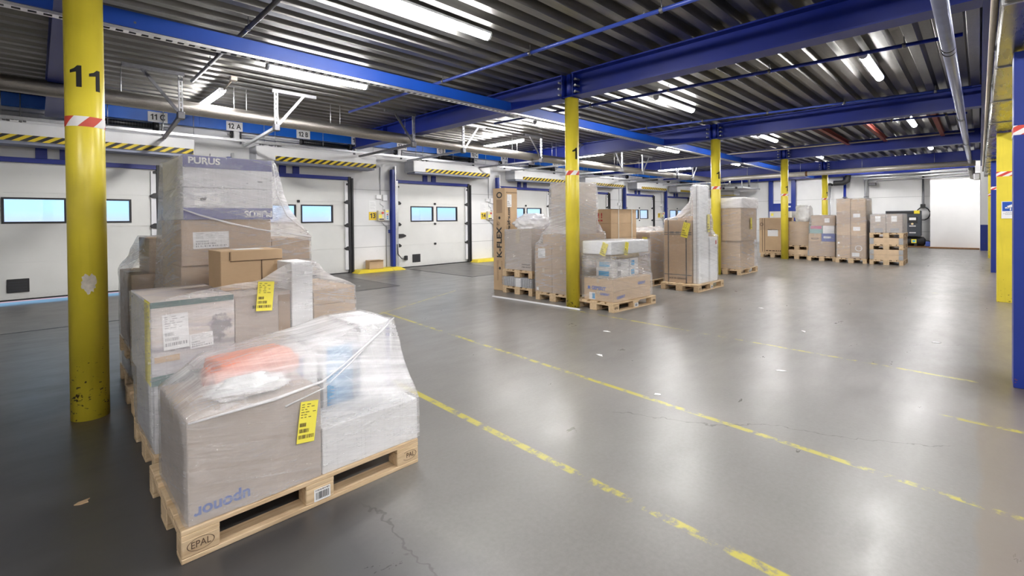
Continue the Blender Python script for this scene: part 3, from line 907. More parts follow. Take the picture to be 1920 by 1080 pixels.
# wheel kerbs, guard posts, wall fittings between the doors
for k in range(12, 18):
    x0 = DX[k]
    xl, xr = x0 - 1.43, x0 - 0.03
    kb = MB(); kb.hexa((xl - 0.08, xr + 0.06, 12.12, 12.58), (xl + 0.06, xr - 0.06, 12.24, 12.58), 0, 0.085)
    tag(kb.build('wheel_kerb', 'yellow_flat', bevel=0.01), 'yellow floor kerb left of the dock door ' + dname(k), 'kerb', 'yellow wheel kerbs between the dock doors')
    g = thing('guard_post', 'blue bowed guard left of the dock door ' + dname(k), 'guard', (x0 - 0.21, 12.47, 0.085), 0, 'blue guard posts beside the dock doors')
    pr = [(-0.05, 0), (0.05, 0), (0.07, 1.2), (0.06, 2.0), (0.05, 2.9), (-0.04, 2.9), (-0.04, 2.3), (-0.055, 1.0)]
    MB().prism(pr, 'y', -0.07, 0.07).build('post', 'blue_post', g, 0.01)
    MB().box(0.07, 0.11, -0.05, 0.08, 0, 3.0).build('back_channel', 'steel', g, 0.003)
    # fittings
    if k >= 13:
        s = thing('number_sign', 'black-on-yellow number %d plate left of the dock door %s' % (k, dname(k) if k > 13 else 'with the brown carton on its kerb'), 'sign', (x0 - 0.80, YB - 0.004, 1.60), 0, None)
        plate('plate', 0.235, 0.235, plain('sign_yellow', (0.80, 0.58, 0.03), 0.45, 0, 0.02) if k == 13 else bpy.data.materials['sign_yellow'], s, '-y', (0, 0, 0), 0, 0.006)
        lettering(str(k), 0.20, 'ink', s, '-y', (0, -0.004, 0), 0, 0.005, 0.95)
        n = tag(plate('paper_notice', 0.22, 0.30, 'paper', None, '-y', (x0 - 0.80, YB - 0.003, 1.90), R(1.5), 0.002), 'white paper notice left of the dock door ' + dname(k), 'notice', 'paper notices by the dock doors')
        small = MB()
        for q in range(5): small.box(-0.08, 0.05 + 0.02 * (q % 3), 0.09 - q * 0.045, 0.096 - q * 0.045, 0.001, 0.0016)
        small.build('printed_text', 'ink_grey', n)
    c1 = thing('control_box', 'red-buttoned control box left of the dock door ' + dname(k), 'control box', (x0 - 0.57, YB, 1.46), 0, 'dock control boxes with a red button')
    MB().box(-0.10, 0.10, -0.11, 0, 0, 0.30).build('housing', plain('cream_plastic', (0.70, 0.66, 0.52), 0.45) if k == 12 else bpy.data.materials['cream_plastic'], c1, 0.008)
    MB().tube([(0.03, -0.14, 0.23), (0.03, -0.10, 0.23)], 0.032, 14).build('stop_button', 'red', c1)
    plate('sticker', 0.10, 0.10, 'yellow_paper', c1, '-y', (-0.04, -0.112, 0.13))
    MB().box(-0.07, 0.07, -0.125, -0.10, 0.03, 0.06).build('switch_strip', 'black', c1)
    c2 = thing('control_box', 'blue-buttoned control box left of the dock door ' + dname(k), 'control box', (x0 - 0.375, YB, 1.46), 0, 'dock control boxes with blue buttons')
    MB().box(-0.075, 0.075, -0.10, 0, 0, 0.34).build('housing', 'card_purus', c2, 0.008)
    plate('sticker', 0.09, 0.06, 'yellow_paper', c2, '-y', (0, -0.102, 0.28))
    for q in range(3): MB().tube([(0, -0.12, 0.07 + q * 0.055), (0, -0.09, 0.07 + q * 0.055)], 0.018, 10).build('push_button', ('print_blue', 'print_blue', 'red')[q], c2)
    for q, (dx, zz, w, h) in enumerate(((-0.62, 2.10, 0.16, 0.12), (-0.42, 2.05, 0.14, 0.18))):
        tag(MB().box(-w / 2, w / 2, -0.07, 0, 0, h).build('junction_box', 'white_paint', None, 0.006, loc=(x0 + dx, YB, zz)),
            '%s white junction box left of the dock door %s' % (('small', 'tall')[q], dname(k)), 'junction box', 'white junction boxes')
    cb = thing('wall_conduit', 'thin grey cable run left of the dock door ' + dname(k), 'cable', (x0, YB, 0.09), 0, 'cable runs between the dock doors')
    MB().tube([(-0.55, -0.02, 2.0), (-0.55, -0.02, 2.95)], 0.011, 8).build('conduit', 'steel', cb)
    MB().tube([(-0.52, -0.03, 1.34), (-0.45, -0.04, 1.25), (-0.36, -0.03, 1.2), (-0.37, -0.02, 0.7), (-0.37, -0.02, 0.0)], 0.013, 8).build('conduit', 'steel', cb)
    MB().tube([(-0.56, -0.03, 1.98), (-0.58, -0.05, 1.86), (-0.48, -0.05, 1.80), (-0.50, -0.06, 1.68)], 0.008, 6).build('cable', 'ink_grey', cb)
    MB().box(-0.30, -0.20, -0.06, 0, 1.0, 1.10).build('conduit_box', 'print_navy', cb, 0.01)

# boxes over the doors with the striped edge (air curtains), their lifting gear and rails
spring = NB('black_coiled_spring'); _z = spring.xyz(spring.obj())[0]
_w = spring.math('FRACT', spring.math('MULTIPLY', _z, 22.0))
M['spring'] = spring.done(spring.bsdf(spring.mix(spring.step(_w, 0.75, 0.95), (0.015, 0.015, 0.017), (0.10, 0.10, 0.11)), 0.4, 0.6))
for k in range(11, 18):
    x0 = DX[k]
    a = thing('air_curtain', 'white striped-edge box above the dock door ' + dname(k), 'air curtain', (x0 + 0.27, 12.03, 2.93), 0, 'white boxes above the dock doors')
    MB().box(0, 3.10, 0.0, 0.50, 0.0, 0.33).build('casing', 'white_paint', a, 0.008)
    hz = MB().box(0.08 if k == 11 else 0.42, 3.08, -0.004, 0.003, 0.004, 0.115).build('hazard_strip', 'hazard', a)
    MB().box(0.05, 3.05, 0.03, 0.45, -0.05, 0.0).build('outlet_grille', plain('blue_grey_grille', (0.26, 0.28, 0.36), 0.5, 0.3) if k == 11 else bpy.data.materials['blue_grey_grille'], a)
    MB().box(-0.012, 0.0, 0.01, 0.49, 0.005, 0.325).build('end_cap', plain('grey_end_cap', (0.50, 0.51, 0.54), 0.45) if k == 11 else bpy.data.materials['grey_end_cap'], a)
    for xs in (0.5, 2.6): MB().tube([(xs, 0.25, 0.33), (xs, 0.25, ZD - 2.93)], 0.008, 6).build('hanger_rod', 'steel', a)
    g = thing('door_lifting_gear', 'overhead rails and spring of the dock door ' + dname(k), 'door track', (x0, 12.40, 3.0), 0, 'overhead lifting gear of the dock doors')
    # spring shaft on its brackets
    MB().tube([(-0.25, -0.05, 0.50), (3.05, -0.05, 0.50)], 0.014, 8).build('shaft', 'steel', g)
    MB().tube([(1.45, -0.05, 0.50), (2.70, -0.05, 0.50)], 0.055, 14).build('torsion_spring', 'spring', g)
    MB().tube([(1.40, -0.05, 0.50), (1.46, -0.05, 0.50)], 0.068, 14).build('spring_collar', 'black', g)
    MB().tube([(2.70, -0.05, 0.50), (2.80, -0.05, 0.50)], 0.085, 16).build('cable_drum', 'black', g)
    MB().tube([(-0.18, -0.05, 0.50), (-0.08, -0.05, 0.50)], 0.085, 16).build('cable_drum', 'black', g)
    MB().box(-0.14, -0.02, -0.16, -0.03, 0.36, 0.575).build('drive_motor', 'white_paint', g, 0.02, 2)
    for xs in (0.02, 2.85): MB().box(xs, xs + 0.012, -0.12, -0.02, 0.30, 0.575).build('shaft_bracket', 'steel_dark', g)
    # horizontal rails out to the hangers
    for s, xw, xh in ((0, 0.02, -0.32), (1, DW + 0.03, 2.58)):
        p, q = (xw, -0.42, 0.22), (xh, -3.40, 0.16)
        MB().bar(p, q, 0.055, 0.05).build('horizontal_rail', 'steel' if s == 0 or k > 13 else 'steel_dark', g)
        zt = ZD - 3.0
        sg = 1 if s == 0 else -1
        MB().box(min(xh - 0.05 * sg, xh + 0.72 * sg), max(xh - 0.05 * sg, xh + 0.72 * sg), -3.44, -3.38, zt - 0.062, zt - 0.006).build('hanger_plate', 'steel' if s == 0 else 'steel_dark', g)
        # slotted angle: strips with slots between them
        leg = MB()
        leg.box(xh - 0.03, xh - 0.012, -3.43, -3.40, 0.10, zt - 0.02).box(xh + 0.012, xh + 0.03, -3.43, -3.40, 0.10, zt - 0.02)
        zz = 0.10
        while zz < zt - 0.03:
            leg.box(xh - 0.013, xh + 0.013, -3.43, -3.40, zz, zz + 0.028); zz += 0.085
        leg.build('hanger_leg', 'steel', g)
        MB().bar((xh + 0.02 * sg, -3.42, 0.20), (xh + 0.50 * sg, -3.42, zt - 0.03), 0.02, 0.045).build('hanger_brace', 'steel' if s == 0 else 'steel_dark', g)
        MB().box(xh - 0.05, xh + 0.05, -3.46, -3.36, 0.10, 0.22).build('end_stop', 'steel_dark', g, 0.01)
    # cable chain and fittings lying on the curtain box
    ch = MB()
    for q in range(12):
        t = q / 11
        ch.box(0.30 + 0.55 * t, 0.345 + 0.55 * t, -0.36 + 0.03 * math.sin(q * 2.1), -0.30 + 0.03 * math.sin(q * 2.1), 0.29 + 0.02 * math.cos(q * 1.7), 0.33 + 0.02 * math.cos(q * 1.7))
    ch.build('drag_chain', 'steel', g, 0.006)

rail = thing('ceiling_rail', 'long thin galvanised rail running along above the white striped boxes', 'rail', (XA + 0.5, 11.93, 3.29), 0)
MB().box(0, XB - XA - 3.0, -0.02, 0.02, 0, 0.055).build('rail', 'steel', rail)
for q in range(24): MB().tube([(0.9 + 1.40 * q, 0, 0.05), (0.9 + 1.40 * q, 0, ZD - 3.29)], 0.006, 6).build('hanger_rod', 'steel', rail)

# blue wall beam with its bay signs
bwb = thing('wall_beam', 'dark blue beam along the top of the back wall', 'beam', (XB - 0.25, 7.0, 3.48), 0)
MB().ibeam('y', -5.4, 5.3, 0, 0, ZD - 3.482, 0.24, 0.02, 0.012).build('girder', 'blue', bwb)
wbm = thing('wall_beam', 'long blue steel beam along the top of the dock wall behind the bay signs', 'beam', (XA, 12.44, 3.60), 0)
MB().prism([(-0.05, 0), (0.05, 0), (0.05, 0.24), (-0.05, 0.24)], 'x', 0, XB - XA - 0.05).build('web', 'blue_lamplit', wbm, 0.004)
for q in range(9): MB().box(4.9 + q * 3.7, 5.0 + q * 3.7, -0.062, -0.05, 0, 0.24).build('splice_plate', 'blue_lamplit', wbm, 0.003)
BAY = (('11 C', 1.85, 'leftmost of all, just right of the thick numbered post'), ('12 A', 3.30, 'second from the left'), ('12 B', 4.88, 'third from the left'), ('12 C', 6.36, 'fourth, left of the bright blue beam end'),
       ('13 A', 7.80, 'fifth, over the post by wall sign thirteen'), ('13 B', 9.26, 'sixth from the left'), ('13 C', 10.68, 'seventh from the left'), ('14 A', 12.12, 'eighth, over the tall lettered carton'),
       ('14 B', 13.60, 'ninth, left of the column marked 1'), ('14 C', 15.05, 'tenth, rightmost of all'))
for txt, xs, nm in BAY:
    s = thing('bay_sign', 'white bay sign lettered %s, %s' % (txt, nm), 'sign', (xs, 12.372, 3.70), 0)
    plate('plate', 0.34, 0.215, 'paper', s, '-y', (0, 0, 0), 0, 0.006)
    lettering(txt, 0.165, 'ink', s, '-y', (0, -0.0045, -0.005), 0, 0.004, 0.80)

# lagged pipe along the docks, turning across the hall at the far end
pp = thing('lagged_pipe', 'fat foil-lagged pipe running above the dock doors', 'pipe', (XA, 9.38, 3.32), 0)
P = [(0, 0, 0.10), (7, 0, 0.06), (16, 0, -0.02), (22, -0.1, -0.06), (29.3, -0.25, -0.06)]
MB().tube(P, 0.112, 20).build('lagging', 'foil', pp)
cx_ = thing('lagged_pipe', 'pale lagged pipe crossing the far end of the hall under the beams', 'pipe', (23.7, 9.0, 3.30), 0)
MB().tube([(0, 0, -0.02), (0, -0.15, 0.01), (0, -0.4, 0.03), (0, -4.0, 0.03), (0, -8.9, 0.03)], 0.105, 18).build('lagging', plain('pale_pipe_lagging', (0.62, 0.58, 0.52), 0.35, 0.3, 0.1), cx_)
MB().tube([(0, -3.6, 0.03), (0, -3.68, 0.03)], 0.110, 18).build('joint_band', 'rust', cx_)
for q in range(4): MB().tube([(0, -1.2 - q * 2.2, 0.1), (0, -1.2 - q * 2.2, ZD - 3.30)], 0.006, 6).build('hanger_rod', 'steel', cx_)
for q in range(12):
    xs = 6.85 + q * 1.75
    for d in (-0.10, 0.10): MB().tube([(xs + d, 0.0, 0.0), (xs + d, 0.0, ZD - 3.32)], 0.006, 6).build('hanger_rod', 'steel', pp)

# ------------------------------------------------------------------ steel columns down the middle
RC = 0.1142
def cyl_sheet(bm_pts, r):
    return [(r * math.cos(a), r * math.sin(a), z) for a, z in bm_pts]
def cyl_text(txt, size, ang, z, r, parent, mat='ink', bold=0.004, name='number'):
    me = text_mesh(txt, size, bold, 0.0, condense=0.9)
    bm = bmesh.new(); bm.from_mesh(me)
    bmesh.ops.triangulate(bm, faces=bm.faces[:])
    for it in range(3):
        le = [e for e in bm.edges if abs(e.verts[0].co.x - e.verts[1].co.x) > 0.012]
        if le: bmesh.ops.subdivide_edges(bm, edges=le, cuts=1); bmesh.ops.triangulate(bm, faces=bm.faces[:])
    for v in bm.verts:
        a = ang + v.co.x / r; zz = v.co.y
        v.co = Vector((math.cos(a) * (r + 0.0012), math.sin(a) * (r + 0.0012), z + zz))
    bm.to_mesh(me); bm.free()
    me.materials.append(M[mat])
    o = bpy.data.objects.new(name, me); COL.objects.link(o); o.parent = parent
    return o
CN = ['big yellow round steel column numbered 11 at the left', 'yellow round steel column marked 1 beside the stretch-wrapped pallets in mid hall', 'second yellow round column behind the tall white foam load',
      'third yellow round column, in front of the far row of pallets', 'farthest yellow round column, rising behind the far row of pallets']
for k, X in enumerate(COLX):
    r = thing('steel_column', CN[k], 'column', (X, YC, 0), 0, 'yellow round columns in a row')
    MB().tube([(0, 0, 0), (0, 0, 3.475)], RC, 48).build('shaft', 'yellow', r)
    hb = MB(); hb.box(-0.095, 0.095, -0.10, -0.088, 3.475, ZD).box(-0.095, 0.095, 0.088, 0.10, 3.475, ZD).box(-0.006, 0.006, -0.09, 0.09, 3.475, ZD).box(-0.12, 0.12, -0.12, 0.12, 3.465, 3.482)
    hb.tube([(0, 0, 3.475), (0, 0, ZD)], 0.085, 24)
    hb.build('head', 'blue', r)
    vx = math.atan2(-YC, -X)          # side towards the middle of the hall
    # tape band of slanted red and white pieces
    zt = 2.225
    n = 72
    bm = bmesh.new(); rb = RC + 0.0015; hgt = 0.075
    T = 14
    ring = [[bm.verts.new((rb * math.cos(2 * math.pi * j / n + t * 0.6 / T), rb * math.sin(2 * math.pi * j / n + t * 0.6 / T), zt - hgt / 2 + hgt * t / T)) for j in range(n)] for t in range(T + 1)]
    for t in range(T):
        for j in range(n):
            f = bm.faces.new((ring[t][j], ring[t][(j + 1) % n], ring[t + 1][(j + 1) % n], ring[t + 1][j]))
            f.smooth = True; f.material_index = (j + 5) % n // 9 % 2
    me = bpy.data.meshes.new('tape_band'); bm.to_mesh(me); bm.free(); me.materials.append(M['red']); me.materials.append(M['white_tape'])
    o = bpy.data.objects.new('tape_band', me); COL.objects.link(o); o.parent = r
    if k == 0:
        cyl_text('1', 0.22, vx - 0.42, 2.545, RC, r); cyl_text('1', 0.22, vx + 0.56, 2.53, RC, r)
        # torn remains of a paper label
        bm = bmesh.new(); rr = random.Random(5); c = []
        for q in range(26):
            a = 2 * math.pi * q / 26
            rad = 1.0 + rr.uniform(-0.28, 0.12)
            c.append((vx + 0.02 + 0.42 * math.cos(a) * rad, 1.02 + 0.075 * math.sin(a) * rad))
        vs = [bm.verts.new((math.cos(a) * (RC + 0.0012), math.sin(a) * (RC + 0.0012), z)) for a, z in c]
        ctr = bm.verts.new((math.cos(vx) * (RC + 0.0014), math.sin(vx) * (RC + 0.0014), 1.01))
        for q in range(26): bm.faces.new((ctr, vs[q], vs[(q + 1) % 26]))
        for it in range(2): bmesh.ops.subdivide_edges(bm, edges=bm.edges[:], cuts=1, use_grid_fill=True)
        for v in bm.verts:
            d = math.hypot(v.co.x, v.co.y); s = (RC + 0.0013) / d
            v.co.x *= s; v.co.y *= s
        me = bpy.data.meshes.new('torn_label'); bm.to_mesh(me); bm.free(); me.materials.append(M['torn'])
        o = bpy.data.objects.new('torn_label', me); COL.objects.link(o); o.parent = r
        o['label'] = 'torn white paper residue'
    else:
        cyl_text('1', 0.26, vx + 0.45 + 0.12 * (k - 1), 2.53 - 0.10 * (k > 2), RC, r)

# ------------------------------------------------------------------ roof beams
def bolts(b, X, y, zs, s):
    for z in zs:
        for dx in (-0.06, 0.06):
            b.tube([(X + dx, y, z), (X + dx, y + s * 0.02, z)], 0.013, 8)
for k, X in enumerate(COLX):
    where = ['nearest, above the yellow column numbered 11', 'crossing over the yellow column marked 1', 'crossing over the second yellow column', 'crossing over the third yellow column', 'crossing over the farthest yellow column'][k]
    for side, ya, yb_ in (('right', -0.02, YC - 0.10), ('left', YC + 0.10, 12.38)):
        r = thing('roof_beam', 'deep blue steel roof beam %s, the half %s of the column' % (where, side), 'beam', (X, (ya + yb_) / 2, 3.466), 0, 'deep blue cross beams')
        ym = (ya + yb_) / 2
        MB().ibeam('y', ya - ym, yb_ - ym, 0, 0, ZD - 3.466, 0.27, 0.02, 0.014).build('girder', 'blue', r)
        ye = (yb_ - ym) if side == 'right' else (ya - ym)
        s = 1 if side == 'right' else -1
        MB().box(-0.12, 0.12, min(ye, ye - s * 0.02), max(ye, ye - s * 0.02), -0.01, ZD - 3.466).build('end_plate', 'blue', r)
        bb = MB()
        for z in (0.07, 0.17, 0.27):
            for dx in (-0.085, 0.085):
                bb.tube([(dx, ye - s * 0.02, z), (dx, ye - s * 0.045, z)], 0.017, 8)
        # bolt heads on the near face beside the column
        for z in (0.07, 0.17, 0.27): bb.tube([(-0.135, ye - s * 0.07, z), (-0.012, ye - s * 0.07, z)], 0.017, 8)
        bb.build('bolt', 'steel', r)['label'] = 'row of bright bolt heads'
        if side == 'left':
            for yy in (ym + 2.0,): MB().box(-0.13, -0.01, yy - ym - 0.006, yy - ym + 0.006, 0.02, ZD - 3.49).build('stiffener', 'blue', r)
for k in range(5):
    xa = COLX[k] + 0.02; xb = COLX[k + 1] - 0.02 if k < 4 else XB
    if k == 0: xa = XA
    if k == 0: xb = COLX[1] - 0.02
    r = thing('tie_beam', 'slim blue beam along the hall, %s' % ['nearest length, passing behind the yellow column numbered 11', 'length passing behind the yellow column marked 1', 'length beyond the second deep beam', 'length beyond the third deep beam', 'last length before the back wall'][k], 'beam', (xa, 6.27, 3.485), 0, 'slim blue beams along the hall')
    MB().prism([(-0.05, 0), (0.05, 0), (0.05, 0.012), (0.045, 0.012), (-0.035, 0.012), (-0.035, 0.155), (0.05, 0.155), (0.05, 0.167), (-0.05, 0.167)], 'x', 0, xb - xa).build('channel', 'blue_light', r)
    bb = MB()
    for q in (0.35, 0.55): bb.tube([(q * (xb - xa), -0.055, 0.06), (q * (xb - xa), -0.045, 0.06)], 0.012, 8)
    bb.build('bolt', 'steel_dark', r)
t = thing('cable_tray', 'narrow perforated metal cable tray under the slim blue beam', 'cable tray', (XA, 6.23, 3.435), 0)
tr = MB(); Lt = 30.2
tr.box(0, Lt, -0.05, -0.046, 0, 0.03).box(0, Lt, 0.046, 0.05, 0, 0.03).box(0, Lt, -0.046, -0.030, 0, 0.003).box(0, Lt, 0.030, 0.046, 0, 0.003)
for q in range(290): tr.box(q * 0.104, q * 0.104 + 0.045, -0.030, 0.030, 0, 0.003)
tr.build('tray', 'alu', t)
MB().tube([(0, -0.01, 0.016), (30.2, -0.01, 0.016)], 0.012, 8).tube([(0, 0.02, 0.016), (30.2, 0.02, 0.016)], 0.010, 8).build('cable', 'grey_dark', t)
eb = thing('edge_beam', 'deep blue beam along the right side of the roof', 'beam', (XA, -0.085, 3.466), 0)
MB().ibeam('x', 0, XB - XA, 0, 0, ZD - 3.466, 0.12, 0.02, 0.012).build('girder', 'blue', eb)
bb = MB()
for X in COLX:
    for z in (0.08, 0.17, 0.26): bb.tube([(X - XA - 0.17, 0.005, z), (X - XA - 0.17, 0.02, z)], 0.016, 8)
bb.build('bolt', 'steel', eb)

# red joists between the second and third bays
for q, y in enumerate((2.95, 2.02, 0.74)):
    MBr = MB().ibeam('x', COLX[2] + 0.16, COLX[3] - 0.16, y, 3.72, 3.845, 0.09, 0.012, 0.01)
    o = MBr.build('roof_joist', 'red_oxide')
    tag(o, 'rust-red joist under the roof deck, %s of three' % ('leftmost', 'middle', 'rightmost')[q], 'joist', 'red joists')

# sprinkler pipes
for q, (pa, pb, m, rr, lab) in enumerate((
        ((1.74, 3.6, 3.70), (1.80, 9.0, 3.74), 'steel_dark', 0.026, 'dark sprinkler pipe nearest the camera, above the second column-side lamp'),
        ((4.90, -0.1, 3.73), (4.66, 9.4, 3.75), 'pipe_blue', 0.024, 'blue sprinkler pipe in front of the first deep beam'),
        ((8.19, 0.15, 3.73), (7.72, 8.2, 3.75), 'blue', 0.026, 'dark blue sprinkler pipe just beyond the first deep beam'),
        ((11.72, 0.1, 3.745), (10.86, 6.9, 3.755), 'pipe_blue', 0.024, 'blue sprinkler pipe just in front of the second deep beam'),
        ((14.08, 0.19, 3.66), (13.5, 4.82, 3.67), 'blue', 0.024, 'dark blue sprinkler pipe between the second and third deep beams'),
        ((19.9, 0.2, 3.72), (19.9, 6.0, 3.72), 'blue', 0.024, 'dark blue sprinkler pipe between the third and fourth deep beams'))):
    m0 = ((pa[0] + pb[0]) / 2, (pa[1] + pb[1]) / 2, pa[2])
    r = thing('sprinkler_pipe', lab, 'pipe', m0, 0, 'sprinkler pipes under the roof')
    l = lambda p: (p[0] - m0[0], p[1] - m0[1], p[2] - m0[2])
    MB().tube([l(pa), l(pb)], rr, 12).build('pipe', m, r)
    n = 5 if q else 3
    for i in range(n):
        t = (i + 0.35) / n
        c = [pa[j] + (pb[j] - pa[j]) * t for j in range(3)]
        h = MB().tube([l((c[0], c[1], c[2])), l((c[0], c[1], ZD - 0.002))], 0.006, 6).tube([l((c[0], c[1] - 0.02, c[2])), l((c[0], c[1] + 0.02, c[2]))], rr + 0.008, 12)
        h.build('clip', 'steel_dark', r)
    for i in range(2):
        t = (i + 0.7) / 2.4
        c = [pa[j] + (pb[j] - pa[j]) * t for j in range(3)]
        MB().tube([l((c[0], c[1], c[2])), l((c[0], c[1], c[2] + 0.06))], [0.012, 0.016], 8).build('sprinkler_head', 'steel_dark', r)
cp = thing('conduit', 'cream conduit along the third deep beam', 'conduit', (COLX[3] - 0.22, 5, 3.78), 0)
MB().tube([(0, 6.1, 0.02), (0, 5.9, 0.035), (0, 1.5, 0.02), (0, -4.9, -0.02)], 0.024, 10).build('conduit', 'cream_pipe', cp)

# ------------------------------------------------------------------ fluorescent lamps
def capsule_profile(w, h, n=8):
    return [(w / 2 * math.cos(math.pi + math.pi * i / n), h * math.sin(math.pi + math.pi * i / n)) for i in range(n + 1)]
def make_lamp():
    r = thing('fluorescent_lamp', 'x', 'lamp')
    L = 1.62
    MB().prism([(-0.062, 0.0), (0.062, 0.0), (0.055, 0.035), (-0.055, 0.035)], 'x', -L / 2, L / 2).build('housing', 'lamp_body', r, 0.004)
    d = MB().prism([(p[0], p[1]) for p in capsule_profile(0.116, 0.062)], 'x', -L / 2 + 0.035, L / 2 - 0.035)
    d.build('diffuser', 'lamp', r)
    for s in (-1, 1):
        MB().prism([(p[0] * 1.03, p[1] * 1.04) for p in capsule_profile(0.116, 0.062)], 'x', min(s * (L / 2 - 0.035), s * L / 2), max(s * (L / 2 - 0.035), s * L / 2)).build('end_cap', 'lamp_body', r, 0.006)
        MB().tube([(s * 0.45, 0, 0.03), (s * 0.45, 0, 0.06)], 0.012, 8).build('mounting_clip', 'steel', r)
    return r
LP = None
ROWN = {7.52: 'in the lamp row beside the slim blue beam', 4.40: 'in the lamp row above the column line', 1.19: 'in the rightmost lamp row'}
LAMPS = []
for X in (3.25, 9.2, 15.1, 21.0, 27.0):  # farthest lamps of the two outer rows are added to brighten the back wall
    for y in ROWN:
        LAMPS.append((X, y, 0))
ORDN = {3.25: 'nearest', 9.2: 'second', 15.1: 'third', 21.0: 'fourth', 27.0: 'farthest'}
for X, y, _ in LAMPS:
    lab = '%s lit lamp %s' % (ORDN[X], ROWN[y])
    z = ZD - 0.062
    if LP is None:
        LP = make_lamp(); r = LP; r.location = (X, y, z)
    else: r = dup(LP, (X, y, z))
    r['label'] = lab; r['group'] = 'fluorescent lamps along the hall'
for X, nm in ((2.25, 'above the second dock door from the left'), (9.65, 'above the dock door by wall sign 13'), (13.7, 'fourth along the docks, partly hidden by the yellow column marked 1'), (20.6, 'farthest one along the docks')):
    r = dup(LP, (X, 9.9, 3.70), math.pi / 2, 'lit lamp set crosswise ' + nm, 'fluorescent lamps crosswise by the docks')
# unseen fill lamps, added behind and beside the camera to brighten the load fronts
for X, y, nm in ((-2.7, 1.19, 'behind the camera in the rightmost row'), (-2.7, -2.2, 'far behind the camera'),
                 (3.2, -2.2, 'right of the camera beyond the pillars'), (0.4, -2.2, 'just behind the camera at the right'), (0.4, -4.4, 'right behind the camera in the last row'), (9.2, -2.2, 'beyond the pillars in the next aisle'), (15.1, -2.2, 'beyond the pillars at the far end of the next aisle')):
    r = dup(LP, (X, y, ZD - 0.062), 0, 'added unseen fill lamp ' + nm, 'fluorescent lamps along the hall')
fl = thing('lamp_feed', 'pale cable and junction block feeding the crosswise lamp nearest the camera', 'cable', (2.3, 8.6, 3.80), 0)
MB().tube([(0, 0.10, 0.0), (0, 0.35, -0.03), (-0.02, 0.48, -0.08)], 0.014, 8).build('cable', 'cream_pipe', fl)
MB().box(-0.05, 0.05, 0.0, 0.10, -0.03, 0.04).build('junction_block', 'cream_pipe', fl, 0.008)

# ------------------------------------------------------------------ right-hand side: pillars, duct, pipe
def pillar(X, color, lab, tape_z=2.15, w=0.42, top=2.84):
    r = thing('steel_pillar', lab, 'pillar', (X, -0.205, 0), 0, 'square steel pillars along the right side')
    MB().prism([(-0.135, -w), (0.135, -w), (0.135, -w + 0.025), (0.012, -w + 0.025), (0.012, -0.025), (0.135, -0.025), (0.135, 0), (-0.135, 0)], 'z', 0, top).build('post', color, r, 0.003)
    MB().box(-0.11, 0.11, -w, -0.235, top, ZD).build('upper_post', 'blue', r, 0.003)
    MB().box(-0.1375, 0.137, -w - 0.0025, 0.0025, tape_z - 0.04, tape_z + 0.04).build('tape_band', 'redwhite', r)
    return r
pillar(5.96, 'blue_post', 'nearest blue steel pillar cut by the right edge of the view', 2.18)
py = pillar(11.53, 'yellow', 'wide yellow steel pillar carrying the camera warning sign', 2.15)
pillar(17.2, 'blue_post', 'blue steel pillar just behind the yellow one with the camera sign', 2.14)
pillar(22.8, 'yellow', 'farthest yellow pillar at the right, near the white back wall', 2.14)
sg = thing('warning_sign', 'blue and white camera surveillance sign on the wide yellow pillar', 'sign', (11.389, -0.36, 1.405), 0)
plate('plate', 0.20, 0.285, 'paper', sg, '-x', (0, 0, 0.1425), 0, 0.004)
plate('blue_panel', 0.18, 0.155, plain('sign_blue', (0.01, 0.08, 0.42), 0.45, 0, 0.02), sg, '-x', (-0.002, 0, 0.20), 0, 0.003)
cc = MB()
def rotpts(pts, a): return [(p[0] * math.cos(a) - p[1] * math.sin(a), p[0] * math.sin(a) + p[1] * math.cos(a)) for p in pts]
cc.prism(rotpts([(-0.030, -0.016), (0.050, -0.022), (0.050, 0.022), (-0.030, 0.020)], 0.42), 'z', 0, 0.0015)
cc.prism([(p[0] - 0.045, p[1] - 0.022) for p in rotpts([(-0.012, -0.011), (0.012, -0.011), (0.012, 0.011), (-0.012, 0.011)], 0.42)], 'z', 0, 0.0015)
cc.prism([(-0.002, -0.066), (0.012, -0.066), (0.012, -0.005), (-0.002, -0.005)], 'z', 0, 0.0015)
cc.prism([(p[0] - 0.020, p[1] - 0.024) for p in rotpts([(-0.014, -0.008), (0.014, -0.008), (0.014, 0.008), (-0.014, 0.008)], 0.42)], 'z', 0, 0.0015)
put(cc.build('camera_symbol', 'paper', sg), '-x', (-0.0045, 0, 0.20))
tx = MB()
for q, (a, c) in enumerate(((-0.05, 0.05), (-0.08, 0.08), (-0.055, 0.06))):
    x = a
    while x < c: tx.box(x, x + 0.018, -q * 0.017, -q * 0.017 + 0.007, 0, 0.0006); x += 0.022
put(tx.build('printed_text', 'ink_grey', sg), '-x', (-0.0025, 0, 0.095))

du = thing('air_duct', 'long sheet-metal duct running overhead along the right-hand pillars', 'duct', (XA, -0.115, 2.86), 0)
MB().box(0, 30.6, -0.30, 0, 0, 0.32).build('casing', 'duct', du, 0.004)
for q in range(16): MB().box(1.0 + q * 1.9, 1.03 + q * 1.9, -0.315, 0.012, -0.012, 0.33).build('joint_flange', 'steel', du, 0.002)
MB().tube([(0, 0.035, 0.20), (30.3, 0.035, 0.20)], 0.022, 10).build('side_pipe', 'cream_pipe', du)
rp = thing('drain_pipe', 'blue-grey round pipe running overhead at the right', 'pipe', (0, 0.242, 3.36), 0)
MB().tube([(XA + 0.5, 0.012, 0), (23.45, 0.0, 0)], 0.060, 24).build('pipe', 'grey_pipe', rp)
for X in (1.8, 7.25, 7.42, 12.6, 12.75, 17.2, 22.0): MB().tube([(X, 0.01, 0), (X + 0.025, 0.01, 0)], 0.064, 24).build('pipe_clamp', 'black', rp)
